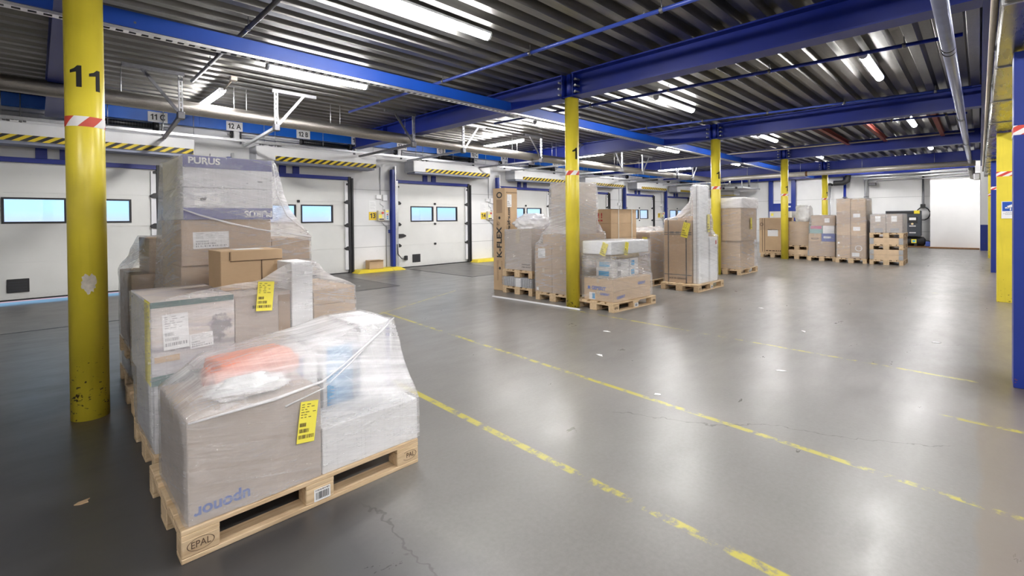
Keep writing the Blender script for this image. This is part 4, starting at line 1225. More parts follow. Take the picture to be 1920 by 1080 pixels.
for X in (7.33, 12.67, 17.2, 22.0): MB().tube([(X, 0.01, 0.06), (X, 0.01, ZD - 3.36)], 0.006, 6).build('hanger_rod', 'steel', rp)
vl = thing('valve_cluster', 'cluster of pale valves and fittings at the far end of the duct', 'valve', (24.2, 0.1, 3.0), 0)
MB().tube([(0, 0.14, 0.16), (0.2, 0.14, 0.10), (0.25, 0.1, -0.15), (0.25, -0.1, -0.2)], 0.06, 12).build('elbow', 'alu', vl)
MB().tube([(0.0, 0.14, 0.16), (0.0, 0.14, ZD - 3.0)], 0.012, 8).build('hanger_rod', 'steel', vl)
MB().box(0.05, 0.3, -0.12, 0.06, -0.25, 0.0).build('valve_body', 'alu', vl, 0.03, 2)
MB().tube([(0.1, 0.05, 0.0), (0.1, 0.05, 0.22)], 0.035, 10).build('valve_stem', 'steel_dark', vl)

# ------------------------------------------------------------------ back wall equipment
gp = thing('portal_frame', 'blue steel goal-post frame against the back wall', 'frame', (XB - 0.10, 7.75, 0), 0)
for y in (-0.52, 0.60): MB().box(-0.08, 0.08, y - 0.10, y + 0.10, 0, 3.47).build('post', 'blue_post', gp, 0.005)
MB().box(-0.07, 0.07, -0.42, 0.50, 1.75, 2.20).build('cross_panel', 'blue_post', gp, 0.005)
MB().box(-0.075, -0.068, -0.40, -0.20, 1.98, 2.06).build('name_plate', 'paper', gp)
for lab, y, m, r_, z1 in (('blue vertical pipe on the back wall behind the tallest far stack', 4.90, 'blue', 0.06, 3.46), ('grey vertical pipe on the back wall with a bend at the top', 4.02, 'steel', 0.075, 3.3)):
    p = thing('wall_pipe', lab, 'pipe', (XB - 0.12, y, 0), 0)
    path = [(0, 0, 0), (0, 0, z1)] if m == 'blue' else [(0, 0, 0), (0, 0, z1 - 0.12), (0, -0.06, z1), (0, -0.2, z1 + 0.05), (0, -3.2, z1 + 0.2)]
    MB().tube(path, r_, 14).build('pipe', m, p)
    for z in (1.2, 2.4): MB().box(-0.09, 0.12, -0.09, 0.09, z, z + 0.04).build('bracket', 'steel_dark', p)
p = thing('wall_cable', 'double grey cable drop with black hooks on the back wall', 'cable', (XB - 0.10, 5.62, 0), 0)
for d in (-0.09, 0.09): MB().tube([(0, d, 0.4), (0, d, 3.0)], 0.022, 8).build('cable', 'steel', p)
MB().tube([(-0.02, 0.12, 2.98), (-0.06, 0.1, 3.12), (-0.06, -0.1, 3.14), (-0.06, -0.22, 3.08)], 0.06, 10).build('hook', 'black', p)
p = thing('exhaust_elbow', 'black pipe elbow high on the back wall beside the blue vertical pipe', 'pipe', (XB - 0.58, 4.75, 3.4), 0)
MB().tube([(0, 0.55, -0.25), (0, 0.15, -0.25), (0, -0.02, -0.15), (0, -0.05, 0.05), (0, -0.05, 0.45)], 0.13, 14).build('elbow', 'black', p)
p = thing('hose_reel', 'dark cable hanging in a coil on the back wall beside the white pier', 'hose', (XB - 0.08, 1.87, 1.0), 0)
MB().tube([(0, 0, 2.3), (0, 0, 0.95), (0, 0.03, 0.8)], 0.04, 10).build('drop_cable', 'steel_dark', p)
MB().tube([(-0.03, 0.0 + 0.24 * math.sin(t * 0.42), 0.55 + 0.30 * math.cos(t * 0.42)) for t in range(16)], 0.022, 8).build('coil', 'black', p)
MB().box(-0.08, 0.06, -0.08, 0.10, 0.80, 1.0).build('hook', 'black', p, 0.02, 2)
p = thing('wall_spotlight', 'small dark spotlight on the back wall by the bent grey pipe', 'lamp', (XB - 0.2, 3.75, 2.95), 0)
MB().box(-0.15, 0.02, -0.15, 0.15, 0, 0.16).build('housing', 'steel_dark', p, 0.03, 2)
MB().box(0.0, 0.20, -0.03, 0.03, 0.05, 0.10).build('arm', 'steel_dark', p)
for q, (z, r_) in enumerate(((3.55, 0.035), (3.42, 0.045), (3.28, 0.03), (3.15, 0.025))):
    p = thing('pipe_run', 'thin pipe across the white pier at the back, %s of four' % ('topmost', 'second from the top', 'third from the top', 'lowest')[q], 'pipe', (28.3, 2.0, z), 0, 'thin pipes across the back wall')
    MB().tube([(0, -1.85, 0), (0, 3.0 - q * 0.5, -0.02)], r_, 10).build('pipe', ('blue', 'steel', 'steel', 'steel_dark')[q], p)
    for y in (-1.3, -0.6): MB().box(-0.01, 0.11, y, y + 0.03, -0.02, 0.02).build('bracket', 'steel_dark', p)

co = thing('air_compressor', 'dark grey air compressor on a black tank by the back wall', 'compressor', (28.55, 2.55, 0.05), 0)
MB().box(0, 0.55, -0.64, 0.64, 0.47, 1.64).build('cabinet', 'grey_dark', co, 0.015)
MB().box(-0.012, 0.0, -0.60, 0.60, 1.50, 1.60).build('top_panel', 'black', co, 0.003)
MB().box(-0.02, 0.05, -0.60, -0.40, 1.50, 1.645).build('corner_plate', 'yellow_flat', co, 0.003)
MB().box(-0.02, 0.0, -0.52, -0.18, 1.08, 1.36).build('control_panel', 'black', co, 0.004)
MB().box(-0.026, -0.018, -0.47, -0.23, 1.20, 1.32).build('display', 'paper', co)
MB().tube([(-0.03, -0.34, 1.03), (0, -0.34, 1.03)], 0.045, 12).build('badge', 'cream', co)
for z, w in ((0.93, 0.24), (0.62, 0.24)):
    bb = MB()
    for i in range(6): bb.box(-0.004, 0.0, -0.46 + i * w / 6, -0.46 + (i + 0.7) * w / 6, z - 0.025, z + 0.025)
    bb.build('lettering', 'paper', co)
MB().box(-0.006, 0, 0.02, 0.16, 0.95, 1.3).build('side_print', 'print_blue', co)
MB().tube([(0.27, -0.78, 0.22), (0.27, -0.72, 0.22), (0.27, 0.72, 0.22), (0.27, 0.78, 0.22)], [0.12, 0.20, 0.20, 0.12], 20).build('tank', 'black', co)
MB().box(0.05, 0.5, -0.5, -0.4, 0.0, 0.1).box(0.05, 0.5, 0.4, 0.5, 0, 0.1).build('tank_foot', 'black', co)
MB().box(0.065, 0.075, -0.48, -0.30, 0.14, 0.32).build('warning_sticker', 'yellow_paper', co)
MB().box(0.060, 0.066, -0.44, -0.34, 0.19, 0.27).build('sticker_print', 'print_blue', co)
cb_ = thing('blue_crate', 'small blue box on the floor between the compressor and the white pier', 'box', (28.75, 1.675, 0.05), 0)
MB().box(-0.12, 0.12, -0.08, 0.08, 0, 0.22).build('body', 'print_navy', cb_, 0.015, 2)
MB().tube([(-0.1, -0.06, 0.25), (-0.1, 0.06, 0.25)], 0.02, 8).tube([(-0.1, 0.06, 0.25), (-0.05, 0.08, 0.3)], 0.02, 8).tube([(-0.1, -0.06, 0.25), (-0.1, -0.06, 0.2)], 0.02, 8).build('handle', 'black', cb_)

rd_ = thing('raised_door_leaf', 'raised grey door leaf hanging flat under the roof in the far left corner', 'door leaf', (26.9, 10.2, 3.02), 0)
MB().box(-0.6, 2.1, -1.3, 1.2, 0, 0.05).build('panel', 'card_purus', rd_, 0.004)
MB().box(-0.62, 2.12, -1.33, -1.3, -0.015, 0.065).box(-0.63, -0.6, -1.3, 1.2, -0.015, 0.065).build('edge_profile', 'steel', rd_)
for y in (-1.0, -0.35, 0.3, 0.9): MB().box(-0.68, -0.60, y - 0.05, y + 0.05, -0.04, 0.06).build('hinge_roller', 'black', rd_, 0.01)
for x_ in (-0.55, 0.7, 2.05):
    for y in (-1.25, 0.6): MB().box(x_ - 0.012, x_ + 0.012, y - 0.012, y + 0.012, 0.05, ZD - 3.022).build('hanger_rod', 'steel', rd_)
eb_ = thing('air_curtain', 'white box with a yellow lower edge below the raised door leaf in the far corner', 'air curtain', (28.6, 10.6, 2.70), 0)
MB().box(-0.25, 0.68, -0.55, 1.2, 0.05, 0.30).build('casing', 'white_paint', eb_, 0.006)
MB().box(-0.255, 0.0, -0.56, 1.2, 0.02, 0.06).build('warning_edge', 'yellow_flat', eb_)

# ================================================================== LOADS BY THE FIRST COLUMN
WG = 'stretch film around the pallet loads'
# ---- load 1, nearest
p1 = pallet('nearest wooden pallet, with oval branded corner blocks, under the white-and-brown load', 0.418, 2.425)
def brand(parent, x, y, z, w, cut=False):
    """burnt oval brand with letters on a block"""
    b = MB(); n = 40
    for i in range(n):
        if cut and 0.36 < i / n < 0.60: continue
        a0, a1 = 2 * math.pi * i / n, 2 * math.pi * (i + 1) / n
        q = [(w / 2 * math.cos(t) * s, w * 0.27 * math.sin(t) * s) for t, s in ((a0, 1), (a1, 1), (a1, 0.93), (a0, 0.93))]
        vs = [b.b.verts.new((c[0], c[1], 0)) for c in q]; b.b.faces.new(vs)
    o = b.build('burnt_oval', 'ink_brown', parent); put(o, '-y', (x, y, z))
    lettering('PAL' if cut else 'EPAL', w * 0.40, 'ink_brown', parent, '-y', (x + (w * 0.08 if cut else 0), y, z), 0, 0.0, 0.85, 'burnt_letters')
brand(p1, -0.528, -0.4015, 0.066, 0.105)
brand(p1, 0.535, -0.4015, 0.066, 0.100, True)
bl = plate('barcode_label', 0.085, 0.062, 'paper', p1, '-y', (0.01, -0.4015, 0.058), 0, 0.002)
bb = MB(); bars(bb, -0.034, 0.034, -0.022, 0.014, 0.0012, random.Random(2)); bb.build('bar_code', 'ink', bl)
bb = MB(); bars(bb, -0.036, 0.036, 0.021, 0.028, 0.0012, random.Random(4)); bb.build('printed_number', 'ink_brown', bl)

c = carton('brown carton with upside-down blue lettering at the left front of the nearest pallet', 0.447, 1.032, 2.437, 3.06, 0.144, 0.607, 'card_grey')
lettering('uponor', 0.075, 'ink_blue', c, '-y', fx(c, '-y', 0.135, 0.052), math.pi, 0.002, 1.0)
c = carton('low white carton at the right front of the nearest pallet', 1.037, 1.622, 2.437, 2.71, 0.144, 0.387, 'card_white', tape=None)
c = carton('tall white carton with a lilac edge stripe at the right end of the nearest pallet', 1.40, 1.622, 2.715, 3.16, 0.144, 0.825, 'card_white', tape=None)
mark(c, '-y', 0.175, 0.26, 0.202, 0.66, plain('lilac_print', (0.36, 0.36, 0.48), 0.5, 0, 0.05), 'edge_stripe')
c = carton('bright blue and white carton beside the tall white one on the nearest pallet', 1.20, 1.395, 2.80, 3.12, 0.144, 0.715, 'card_white', tape=None)
mark(c, '-y', 0.025, 0.02, 0.19, 0.56, 'print_blue', 'blue_panel')
c = carton('narrow white carton with a navy edge beside the orange trough', 1.045, 1.16, 2.78, 3.12, 0.144, 0.70, 'card_white', tape=None)
mark(c, '-y', 0.0, 0.30, 0.03, 0.54, 'print_navy', 'blue_edge')
# orange trough with a turned lip, lying on its side on the brown carton
tg = thing('plastic_trough', 'orange plastic trough lying on the brown carton of the nearest pallet', 'trough', (0.83, 2.90, 0.612), R(4))
b = MB()
out = [(-0.15, 0.0), (0.14, 0.0), (0.15, 0.02), (0.15, 0.085), (0.12, 0.125), (-0.10, 0.135), (-0.155, 0.11), (-0.165, 0.02)]
b.prism(out, 'x', -0.185, 0.19)
b.build('body', 'orange', tg, 0.018, 3, True)
MB().prism([(-0.18, 0.035), (-0.155, 0.02), (-0.145, 0.10), (-0.17, 0.11)], 'x', -0.225, 0.20).build('lip', 'orange', tg, 0.008, 2)
MB().tube([(-0.23, -0.02, 0.05), (-0.185, -0.02, 0.05)], 0.05, 20).build('end_boss', 'orange', tg)
def crumple(name, label, cat, loc, size, mat, seed=1, amp=0.18, sub=4, freq=2.2, group=None, boxy=1.0):
    from mathutils import noise as mn
    b = MB(); bmesh.ops.create_icosphere(b.b, subdivisions=sub, radius=1.0)
    for v in b.b.verts:
        n = mn.noise(v.co * freq + Vector((seed * 5.3, 0, 0))) + 0.6 * abs(mn.noise(v.co * freq * 3 + Vector((0, seed, 0))))
        v.co = Vector([math.copysign(abs(q) ** boxy, q) for q in v.co]) * (1 + amp * n)
        v.co.z = max(v.co.z, -0.75)
        v.co = Vector((v.co.x * size[0], v.co.y * size[1], (v.co.z + 0.75) * size[2]))
    o = b.build(name, mat, None, smooth=True, loc=loc)
    return tag(o, label, cat, group)
crumple('plastic_bag', 'milky crumpled plastic bag in front of the orange trough', 'bag', (0.74, 2.60, 0.613), (0.17, 0.10, 0.05), 'bag', 3, 0.25)
w = wrap('stretch_film', 'clear stretch film tented over the nearest pallet load', [(0.447, 1.032, 2.437, 3.06, 0.150, 0.607), (1.037, 1.622, 2.437, 2.71, 0.15, 0.387), (1.40, 1.622, 2.715, 3.16, 0.15, 0.825), (0.62, 1.02, 2.74, 3.06, 0.6, 0.735)], 0.26, 0.05, 'film', seed=1, group=WG, sag=0.3)
def film_rope(w, pts, r):
    """film pulled into a thick strand"""
    m = [on(w, *p) for p in pts]
    b = MB(); b.tube(m, [r * (0.7 + 0.5 * ((i * 7) % 3) / 2) for i in range(len(m))], 8)
    return b.build('film_strand', 'film_milky', w, smooth=True)
film_rope(w, [(1.625, 2.70, 0.84), (1.50, 2.63, 0.79), (1.36, 2.555, 0.745), (1.20, 2.485, 0.69), (1.04, 2.43, 0.635), (0.80, 2.424, 0.61), (0.45, 2.424, 0.60)], 0.007)
film_rope(w, [(1.60, 2.705, 0.835), (1.42, 2.60, 0.75), (1.22, 2.50, 0.67), (1.05, 2.43, 0.60), (0.85, 2.422, 0.56)], 0.005)
delivery_label(w, '-y', on(w, 0.955, 2.418, 0.455), 0.088, 0.205, R(-7), seed=11)

# ---- load 2, with the printed carton
p2 = pallet('wooden pallet under the load with the landscape-printed carton', 0.452, 3.30)
c = carton('grey-white lower carton beneath the landscape-printed one', 0.462, 0.92, 3.34, 4.02, 0.144, 0.535, 'card_purus', tape=None)
mark(c, '-x', 0.50, 0.04, 0.60, 0.36, 'paper', 'address_label')
c = carton('carton printed with a misty landscape and a dark tree', 0.448, 0.872, 3.33, 4.08, 0.537, 1.015, 'landscape', tape=None, flap=False)
mark(c, '-y', 0.0, 0.0, 0.42, 0.055, 'green_print', 'green_foot_band')
mark(c, '-y', 0.0, 0.445, 0.42, 0.478, 'green_print', 'green_top_band')
mark(c, '-y', 0.015, 0.13, 0.135, 0.165, 'card_light', 'orange_brown_flash')
mark(c, '-x', 0.0, 0.0, 0.745, 0.478, 'card_white', 'plain_side')
mark(c, '-x', 0.56, 0.0, 0.745, 0.478, 'yellow_paper', 'yellow_edge', 0.004)
delivery_label(c, '-y', fx(c, '-y', 0.118, 0.30, 0.004), 0.125, 0.205, R(2), 'paper', 'address_label', 21)
delivery_label(c, '-y', fx(c, '-y', 0.245, 0.225, 0.004), 0.12, 0.085, R(3), 'paper', 'address_label', 22)
c = carton('brown carton with dark symbols, right of the landscape-printed one', 0.877, 1.215, 3.34, 3.98, 0.537, 1.0, 'card_grey')
small_print(c, '-y', 0.10, 0.36, 0.20, 0.40, 'ink', 1, 5, 'handling_symbols')
mark(c, '-y', 0.26, 0.12, 0.335, 0.44, 'card_dark', 'dark_edge_panel')
carton('lower brown carton under the one with dark symbols', 0.93, 1.215, 3.34, 3.98, 0.144, 0.535, 'card_grey')
c = carton('tall narrow white carton standing in the middle of the second load', 1.22, 1.362, 3.325, 3.60, 0.144, 1.19, 'card_white', tape=None)
for q, (za, zb) in enumerate(((0.144, 0.735), (0.737, 0.873), (0.875, 0.985))):
    carton('brown carton at the right end of the second load, %s of three' % ('bottom', 'middle', 'top')[q], 1.37, 1.675 + (0.006 if q == 1 else 0), 3.33, 3.98, za, zb, 'card', group='brown cartons at the right end of the second load')
c = carton('light brown unwrapped carton with a tuck-in lid atop the second load', 0.868, 1.262, 3.615, 3.93, 1.002, 1.272, 'card_light', tape=None)
fl_ = MB(); fl_.box(-0.005 - 0.13, 0.197, -0.1605, -0.157, 0.20, 0.268).build('lid_flap', 'card_light', c, 0.001)
t = MB(); t.box(-0.145, -0.140, -0.1620, -0.157, 0.205, 0.262).box(0.055, 0.060, -0.1610, -0.157, 0.0, 0.20).box(-0.14, 0.195, -0.1615, -0.158, 0.197, 0.200)
t.build('slot', 'ink_brown', c)
mark(c, 'top', 0.12, 0.10, 0.30, 0.24, 'paper', 'white_label')
w = wrap('stretch_film', 'stretch film around the load with the landscape-printed carton', [(0.462, 0.92, 3.34, 4.02, 0.15, 0.535), (0.448, 0.872, 3.33, 4.08, 0.537, 1.015), (0.877, 1.215, 3.34, 3.98, 0.15, 1.0), (1.22, 1.362, 3.325, 3.60, 0.15, 1.19), (1.37, 1.675, 3.33, 3.98, 0.15, 0.985)], 0.40, 0.07, 'film', seed=2, open_top=True, group=WG)
delivery_label(w, '-y', on(w, 1.045, 3.305, 0.985), 0.098, 0.19, R(-5), seed=12)

# ---- load 3, the pale grey cartons
p3 = pallet('wooden pallet under the tallest near load, topped by pale grey cartons', 0.50, 4.20)
carton('large brown base carton under the pale grey cartons', 0.70, 1.66, 4.22, 4.93, 0.144, 0.94, 'card_grey')
carton('flat brown carton just above the large base carton', 0.745, 1.36, 4.16, 4.88, 0.942, 1.143, 'card', tape=None)
c = carton('brown carton with a white label directly under the pale grey cartons', 0.745, 1.36, 4.14, 4.88, 1.145, 1.488, 'card')
delivery_label(c, '-y', fx(c, '-y', 0.19, 0.19, 0.004), 0.235, 0.125, R(1), 'paper', 'address_label', 23)
for q, (za, zb) in enumerate(((0.942, 1.14), (1.142, 1.33))):
    carton('brown carton at the right edge of the tallest near load, %s of two' % ('lower', 'upper')[q], 1.367, 1.68, 4.15, 4.75, za, zb, 'card', group='brown cartons right of the pale grey stack')
for q, (za, zb) in enumerate(((1.49, 1.727), (1.729, 1.966))):
    c = carton('pale grey carton with a violet-blue band, %s' % ('lower one, its lettering upside down', 'upper one topping the tallest near load')[q], 0.757, 1.37, 4.12, 4.89, za, zb, 'card_purus', tape=None, group=None)
    if q == 0:
        mark(c, '-y', 0.0, 0.0, 0.61, 0.088, 'purus_blue', 'violet_band')
        lettering('PURUS', 0.066, 'paper', c, '-y', fx(c, '-y', 0.505, 0.045, 0.003), math.pi, 0.002, 1.05)
        mark(c, '-y', 0.07, 0.105, 0.24, 0.20, 'paper', 'product_label')
        s_ = MB(); s_.prism([(-0.018, -0.012), (0.010, -0.016), (0.022, 0.004), (0.016, 0.016), (-0.005, 0.006), (-0.022, 0.002)], 'z', 0, 0.0006)
        put(s_.build('label_picture', 'ink', c), '-y', fx(c, '-y', 0.125, 0.155, 0.0025))
        small_print(c, '-y', 0.082, 0.185, 0.12, 0.195, 'ink', 1, 4); small_print(c, '-y', 0.20, 0.186, 0.235, 0.193, 'ink', 1, 6)
    else:
        mark(c, '-y', 0.0, 0.147, 0.61, 0.236, 'purus_blue', 'violet_band')
        lettering('PURUS', 0.066, 'paper', c, '-y', fx(c, '-y', 0.135, 0.197, 0.003), 0, 0.002, 1.05)
        small_print(c, '-y', 0.50, 0.05, 0.545, 0.07, 'ink', 1, 6); small_print(c, '-y', 0.42, 0.04, 0.44, 0.05, 'ink', 1, 6)
w = wrap('stretch_film', 'stretch film around the tallest near load, topped by pale grey cartons', [(0.70, 1.66, 4.22, 4.93, 0.15, 0.94), (0.745, 1.37, 4.12, 4.89, 0.94, 1.966), (1.367, 1.68, 4.15, 4.75, 0.94, 1.33)], 0.38, 0.08, 'film', seed=3, open_top=True, group=WG)

film_rope(w, [(0.752, 4.105, 1.565), (0.86, 4.098, 1.52), (1.05, 4.10, 1.46), (1.25, 4.11, 1.41), (1.45, 4.12, 1.375), (1.69, 4.14, 1.335)], 0.007)
film_rope(w, [(1.372, 4.11, 1.94), (1.40, 4.11, 1.70), (1.48, 4.12, 1.52), (1.69, 4.14, 1.34)], 0.005)
# ---- load 4, at the back beside the first column
pallet('bottom wooden pallet of the double stack right behind the numbered yellow column', 0.545, 5.02)
cr = thing('mesh_crate', 'low metal-edged crate between the two pallets behind the numbered yellow column', 'crate', (1.14, 5.42, 0.144), 0)
MB().box(-0.58, 0.58, -0.38, 0.38, 0, 0.125).build('body', 'card_white', cr, 0.004)
g = MB()
for q in range(18): g.box(-0.584, -0.580, -0.38 + q * 0.0425, -0.365 + q * 0.0425, 0.0, 0.125)
for q in range(9): g.box(-0.58 + q * 0.03, -0.565 + q * 0.03, -0.385, -0.380, 0, 0.125)
g.build('mesh', 'steel', cr)
pallet('upper wooden pallet of the double stack right behind the numbered yellow column', 0.545, 5.02, 0.27)
carton('brown carton on the double pallet stack behind the numbered yellow column', 0.552, 1.15, 5.02, 5.78, 0.415, 1.035, 'card_dark')
carton('smaller brown carton atop the double pallet stack', 0.68, 1.22, 5.06, 5.62, 1.037, 1.335, 'card_dark')
carton('brown carton at the far side of the double pallet stack', 1.16, 1.70, 5.05, 5.75, 0.415, 0.95, 'card')
wrap('stretch_film', 'loose stretch film over the double pallet stack behind the numbered column', [(0.552, 1.15, 5.02, 5.78, 0.42, 1.035), (0.68, 1.22, 5.06, 5.62, 1.037, 1.335), (1.16, 1.70, 5.05, 5.75, 0.415, 0.95)], 0.30, 0.09, 'film_thin', seed=4, noise=0.012, group=WG)
def sleeve(w, owner):
    """film wound tightly round one crate belongs to that crate"""
    o = w.children[0]; o.parent = owner; o.name = 'film_sleeve'
    o.location = w.location - owner.location
    bpy.data.objects.remove(w)
sc_ = wrap('stretch_film', 'strip of stretch film around the low crate behind the numbered column', [(0.548, 1.732, 5.026, 5.814, 0.158, 0.256)], 0.2, 0.12, 'film_thin', seed=5, noise=0.002, group=WG)
sleeve(sc_, cr)

# ================================================================== MIDDLE GROUP, AROUND THE COLUMN MARKED 1
ro = R(-3.6)
pa = pallet('wooden pallet in front of the mid-hall group, right of the yellow column marked 1', 6.272, 4.02, 0, ro)
for xx in (-0.528, 0.53): brand(pa, xx, -0.4015, 0.066, 0.085)
plate('barcode_label', 0.07, 0.06, 'paper', pa, '-y', (0.03, -0.4015, 0.055), R(4), 0.002)
GB = 'blue-lettered brown cartons in mid hall'
for q, (za, zb) in enumerate(((0.144, 0.318), (0.320, 0.500))):
    c = carton('brown carton with blue lettering right of the column marked 1, %s of two' % ('lower', 'upper')[q], 6.33, 7.40, 4.03, 4.60, za, zb, 'card_light', rz=ro, group=GB)
    if q == 1:
        lettering('GEBERIT', 0.075, 'ink_blue', c, '-x', fx(c, '-x', 0.30, 0.03), 0, 0.003)
        mark(c, '-x', 0.08, 0.005, 0.13, 0.055, 'ink_blue', 'blue_square')
        lettering('GEBERIT', 0.06, 'ink_blue', c, '-y', fx(c, '-y', 0.80, 0.07), 0, 0.002)
    else:
        mark(c, '-x', 0.11, 0.02, 0.23, 0.13, 'paper', 'white_label'); mark(c, '-x', 0.17, 0.03, 0.225, 0.12, 'print_blue', 'blue_print')
        lettering('GEBERIT', 0.05, 'ink_blue', c, '-x', fx(c, '-x', 0.42, 0.12), 0, 0.0015)
        lettering('GEBERIT', 0.06, 'ink_blue', c, '-y', fx(c, '-y', 0.22, 0.07), R(4), 0.002)
for q, (xa, xb, ya, yb_, za, zb) in enumerate(((6.58, 6.96, 4.16, 4.55, 0.502, 0.65), (6.97, 7.24, 4.14, 4.55, 0.502, 0.65), (6.60, 6.98, 4.17, 4.55, 0.652, 0.795), (6.99, 7.24, 4.15, 4.55, 0.652, 0.795))):
    c = carton('white carton with pale blue print on the blue-lettered cartons, %s' % ('lower left', 'lower right', 'upper left', 'upper right')[q], xa, xb, ya, yb_, za, zb, 'card_white', tape=None, group='small white cartons in mid hall')
    mark(c, '-y', 0.03, 0.03, 0.13, 0.11, 'print_blue' if q % 2 else 'ink_grey', 'printed_square'); mark(c, '-x', 0.05, 0.02, 0.25, 0.10, 'print_blue', 'printed_square')
rl = thing('foam_roll', 'cream foam roll lying under the white foam slab in mid hall', 'roll', (6.95, 4.22, 0.797), R(-3))
MB().tube([(-0.35, 0, 0.045), (0.35, 0, 0.045)], 0.045, 16).build('roll', 'cream', rl)
rl = thing('foam_roll', 'cream foam roll behind the other, under the white foam slab in mid hall', 'roll', (6.95, 4.40, 0.797), R(-3))
MB().tube([(-0.34, 0, 0.045), (0.34, 0, 0.045)], 0.045, 16).build('roll', 'cream', rl)
tag(MB().box(-0.53, 0.53, -0.29, 0.29, 0, 0.21).build('foam_slab', 'foam', None, 0.015, 2, loc=(6.89, 4.36, 0.89)), 'thick white foam slab on top of the load right of the column marked 1', 'foam slab').rotation_euler.z = ro
w = wrap('stretch_film', 'stretch film around the white-topped load right of the column marked 1', [(6.32, 7.40, 4.0, 4.62, 0.16, 0.50), (6.58, 7.25, 4.14, 4.56, 0.5, 0.89), (6.35, 7.43, 4.06, 4.66, 0.89, 1.10)], 0.88, 0.07, 'film_thin', seed=6, group=WG, sag=0.0, haze=0.3)
w.rotation_euler.z = ro
delivery_label(w, '-x', on(w, 6.345, 4.20, 0.98), 0.11, 0.21, R(-20), seed=13)
delivery_label(w, '-y', on(w, 6.72, 4.035, 0.98), 0.09, 0.21, R(-12), seed=14)

# ---- brown stack behind the column
ps = pallet('wooden pallet under the tall brown stack directly behind the column marked 1', 6.43, 4.98)
GS = 'brown cartons of the stack behind the column marked 1'
for q, (ya, yb_, za, zb, nm) in enumerate(((5.405, 5.80, 0.144, 0.58, 'bottom left'), (5.405, 5.80, 0.582, 0.99, 'upper left'), (4.985, 5.40, 0.144, 0.58, 'bottom right'), (4.985, 5.40, 0.582, 0.99, 'upper right'))):
    c = carton('brown carton in the stack behind the column marked 1, %s' % nm, 6.45, 7.58, ya, yb_, za, zb, 'card', group=GS)
    if q == 1: delivery_label(c, '-x', fx(c, '-x', 0.16, 0.27, 0.003), 0.17, 0.17, 0, 'paper', 'address_label', 31)
    if q == 0: mark(c, '-x', 0.03, 0.03, 0.08, 0.08, 'paper', 'square_sticker')
carton('flat brown carton across the top of the stack behind the column marked 1', 6.46, 7.50, 4.99, 5.62, 0.992, 1.19, 'card', tape='y', group=GS)
for q, (za, zb) in enumerate(((1.192, 1.63), (1.632, 2.11))):
    carton('large brown carton towering behind the column marked 1, %s of two' % ('lower', 'upper')[q], 6.58, 7.25, 5.0, 5.52, za, zb, 'card_grey', group='two towering brown cartons')
w = wrap('stretch_film', 'stretch film around the tall brown stack behind the column marked 1', [(6.45, 7.58, 4.985, 5.80, 0.15, 0.99), (6.46, 7.50, 4.99, 5.62, 0.99, 1.19), (6.58, 7.25, 5.0, 5.52, 1.19, 2.11)], 0.85, 0.09, 'film', seed=7, group=WG, sag=0.05, haze=0.6)
delivery_label(w, '-y', on(w, 6.62, 4.965, 1.03), 0.09, 0.21, R(4), seed=15)

# ---- grey crate with foil-topped box
pallet('bottom wooden pallet under the grey ribbed crate, left of the column marked 1', 6.60, 6.02)
cr = thing('ribbed_crate', 'grey ribbed crate between two pallets left of the column marked 1', 'crate', (7.2, 6.42, 0.144), 0)
MB().box(-0.585, 0.585, -0.385, 0.385, 0, 0.185).build('body', plain('grey_plastic', (0.42, 0.43, 0.46), 0.4), cr, 0.004)
g = MB()
for q in range(20): g.box(-0.58 + q * 0.06, -0.555 + q * 0.06, -0.393, -0.385, 0.01, 0.18)
for q in range(13): g.box(-0.593, -0.585, -0.38 + q * 0.06, -0.355 + q * 0.06, 0.01, 0.18)
g.build('ribs', 'steel', cr)
mark_ = plate('white_label', 0.14, 0.17, 'paper', cr, '-x', (-0.595, -0.03, 0.09), 0, 0.002)
pallet('upper wooden pallet on the grey ribbed crate, left of the column marked 1', 6.60, 6.02, 0.332)
c = carton('large brown carton under a crumpled plastic bag, left of the column marked 1', 6.625, 7.55, 6.05, 6.76, 0.477, 1.27, 'card_grey')
mark(c, '-x', 0.30, 0.52, 0.40, 0.76, 'tape_clear', 'tape_strip'); small_print(c, '-x', 0.45, 0.04, 0.68, 0.14, 'ink_brown', 2, 8)
crumple('plastic_bag', 'crumpled clear plastic bag heaped on the carton left of the column marked 1', 'bag', (7.02, 6.36, 1.272), (0.40, 0.32, 0.17), 'film_milky', 9, 0.25, 5, 2.8)
w = wrap('stretch_film', 'stretch film around the carton topped by a crumpled plastic bag', [(6.625, 7.55, 6.05, 6.76, 0.482, 1.27)], 0.02, 0.09, 'film', open_top=True, seed=8, group=WG, noise=0.008)
w = wrap('stretch_film', 'stretch film around the grey ribbed crate', [(6.599, 7.801, 6.018, 6.822, 0.157, 0.320)], 0.2, 0.14, 'film_thin', seed=18, group=WG, noise=0.002)
sleeve(w, cr)

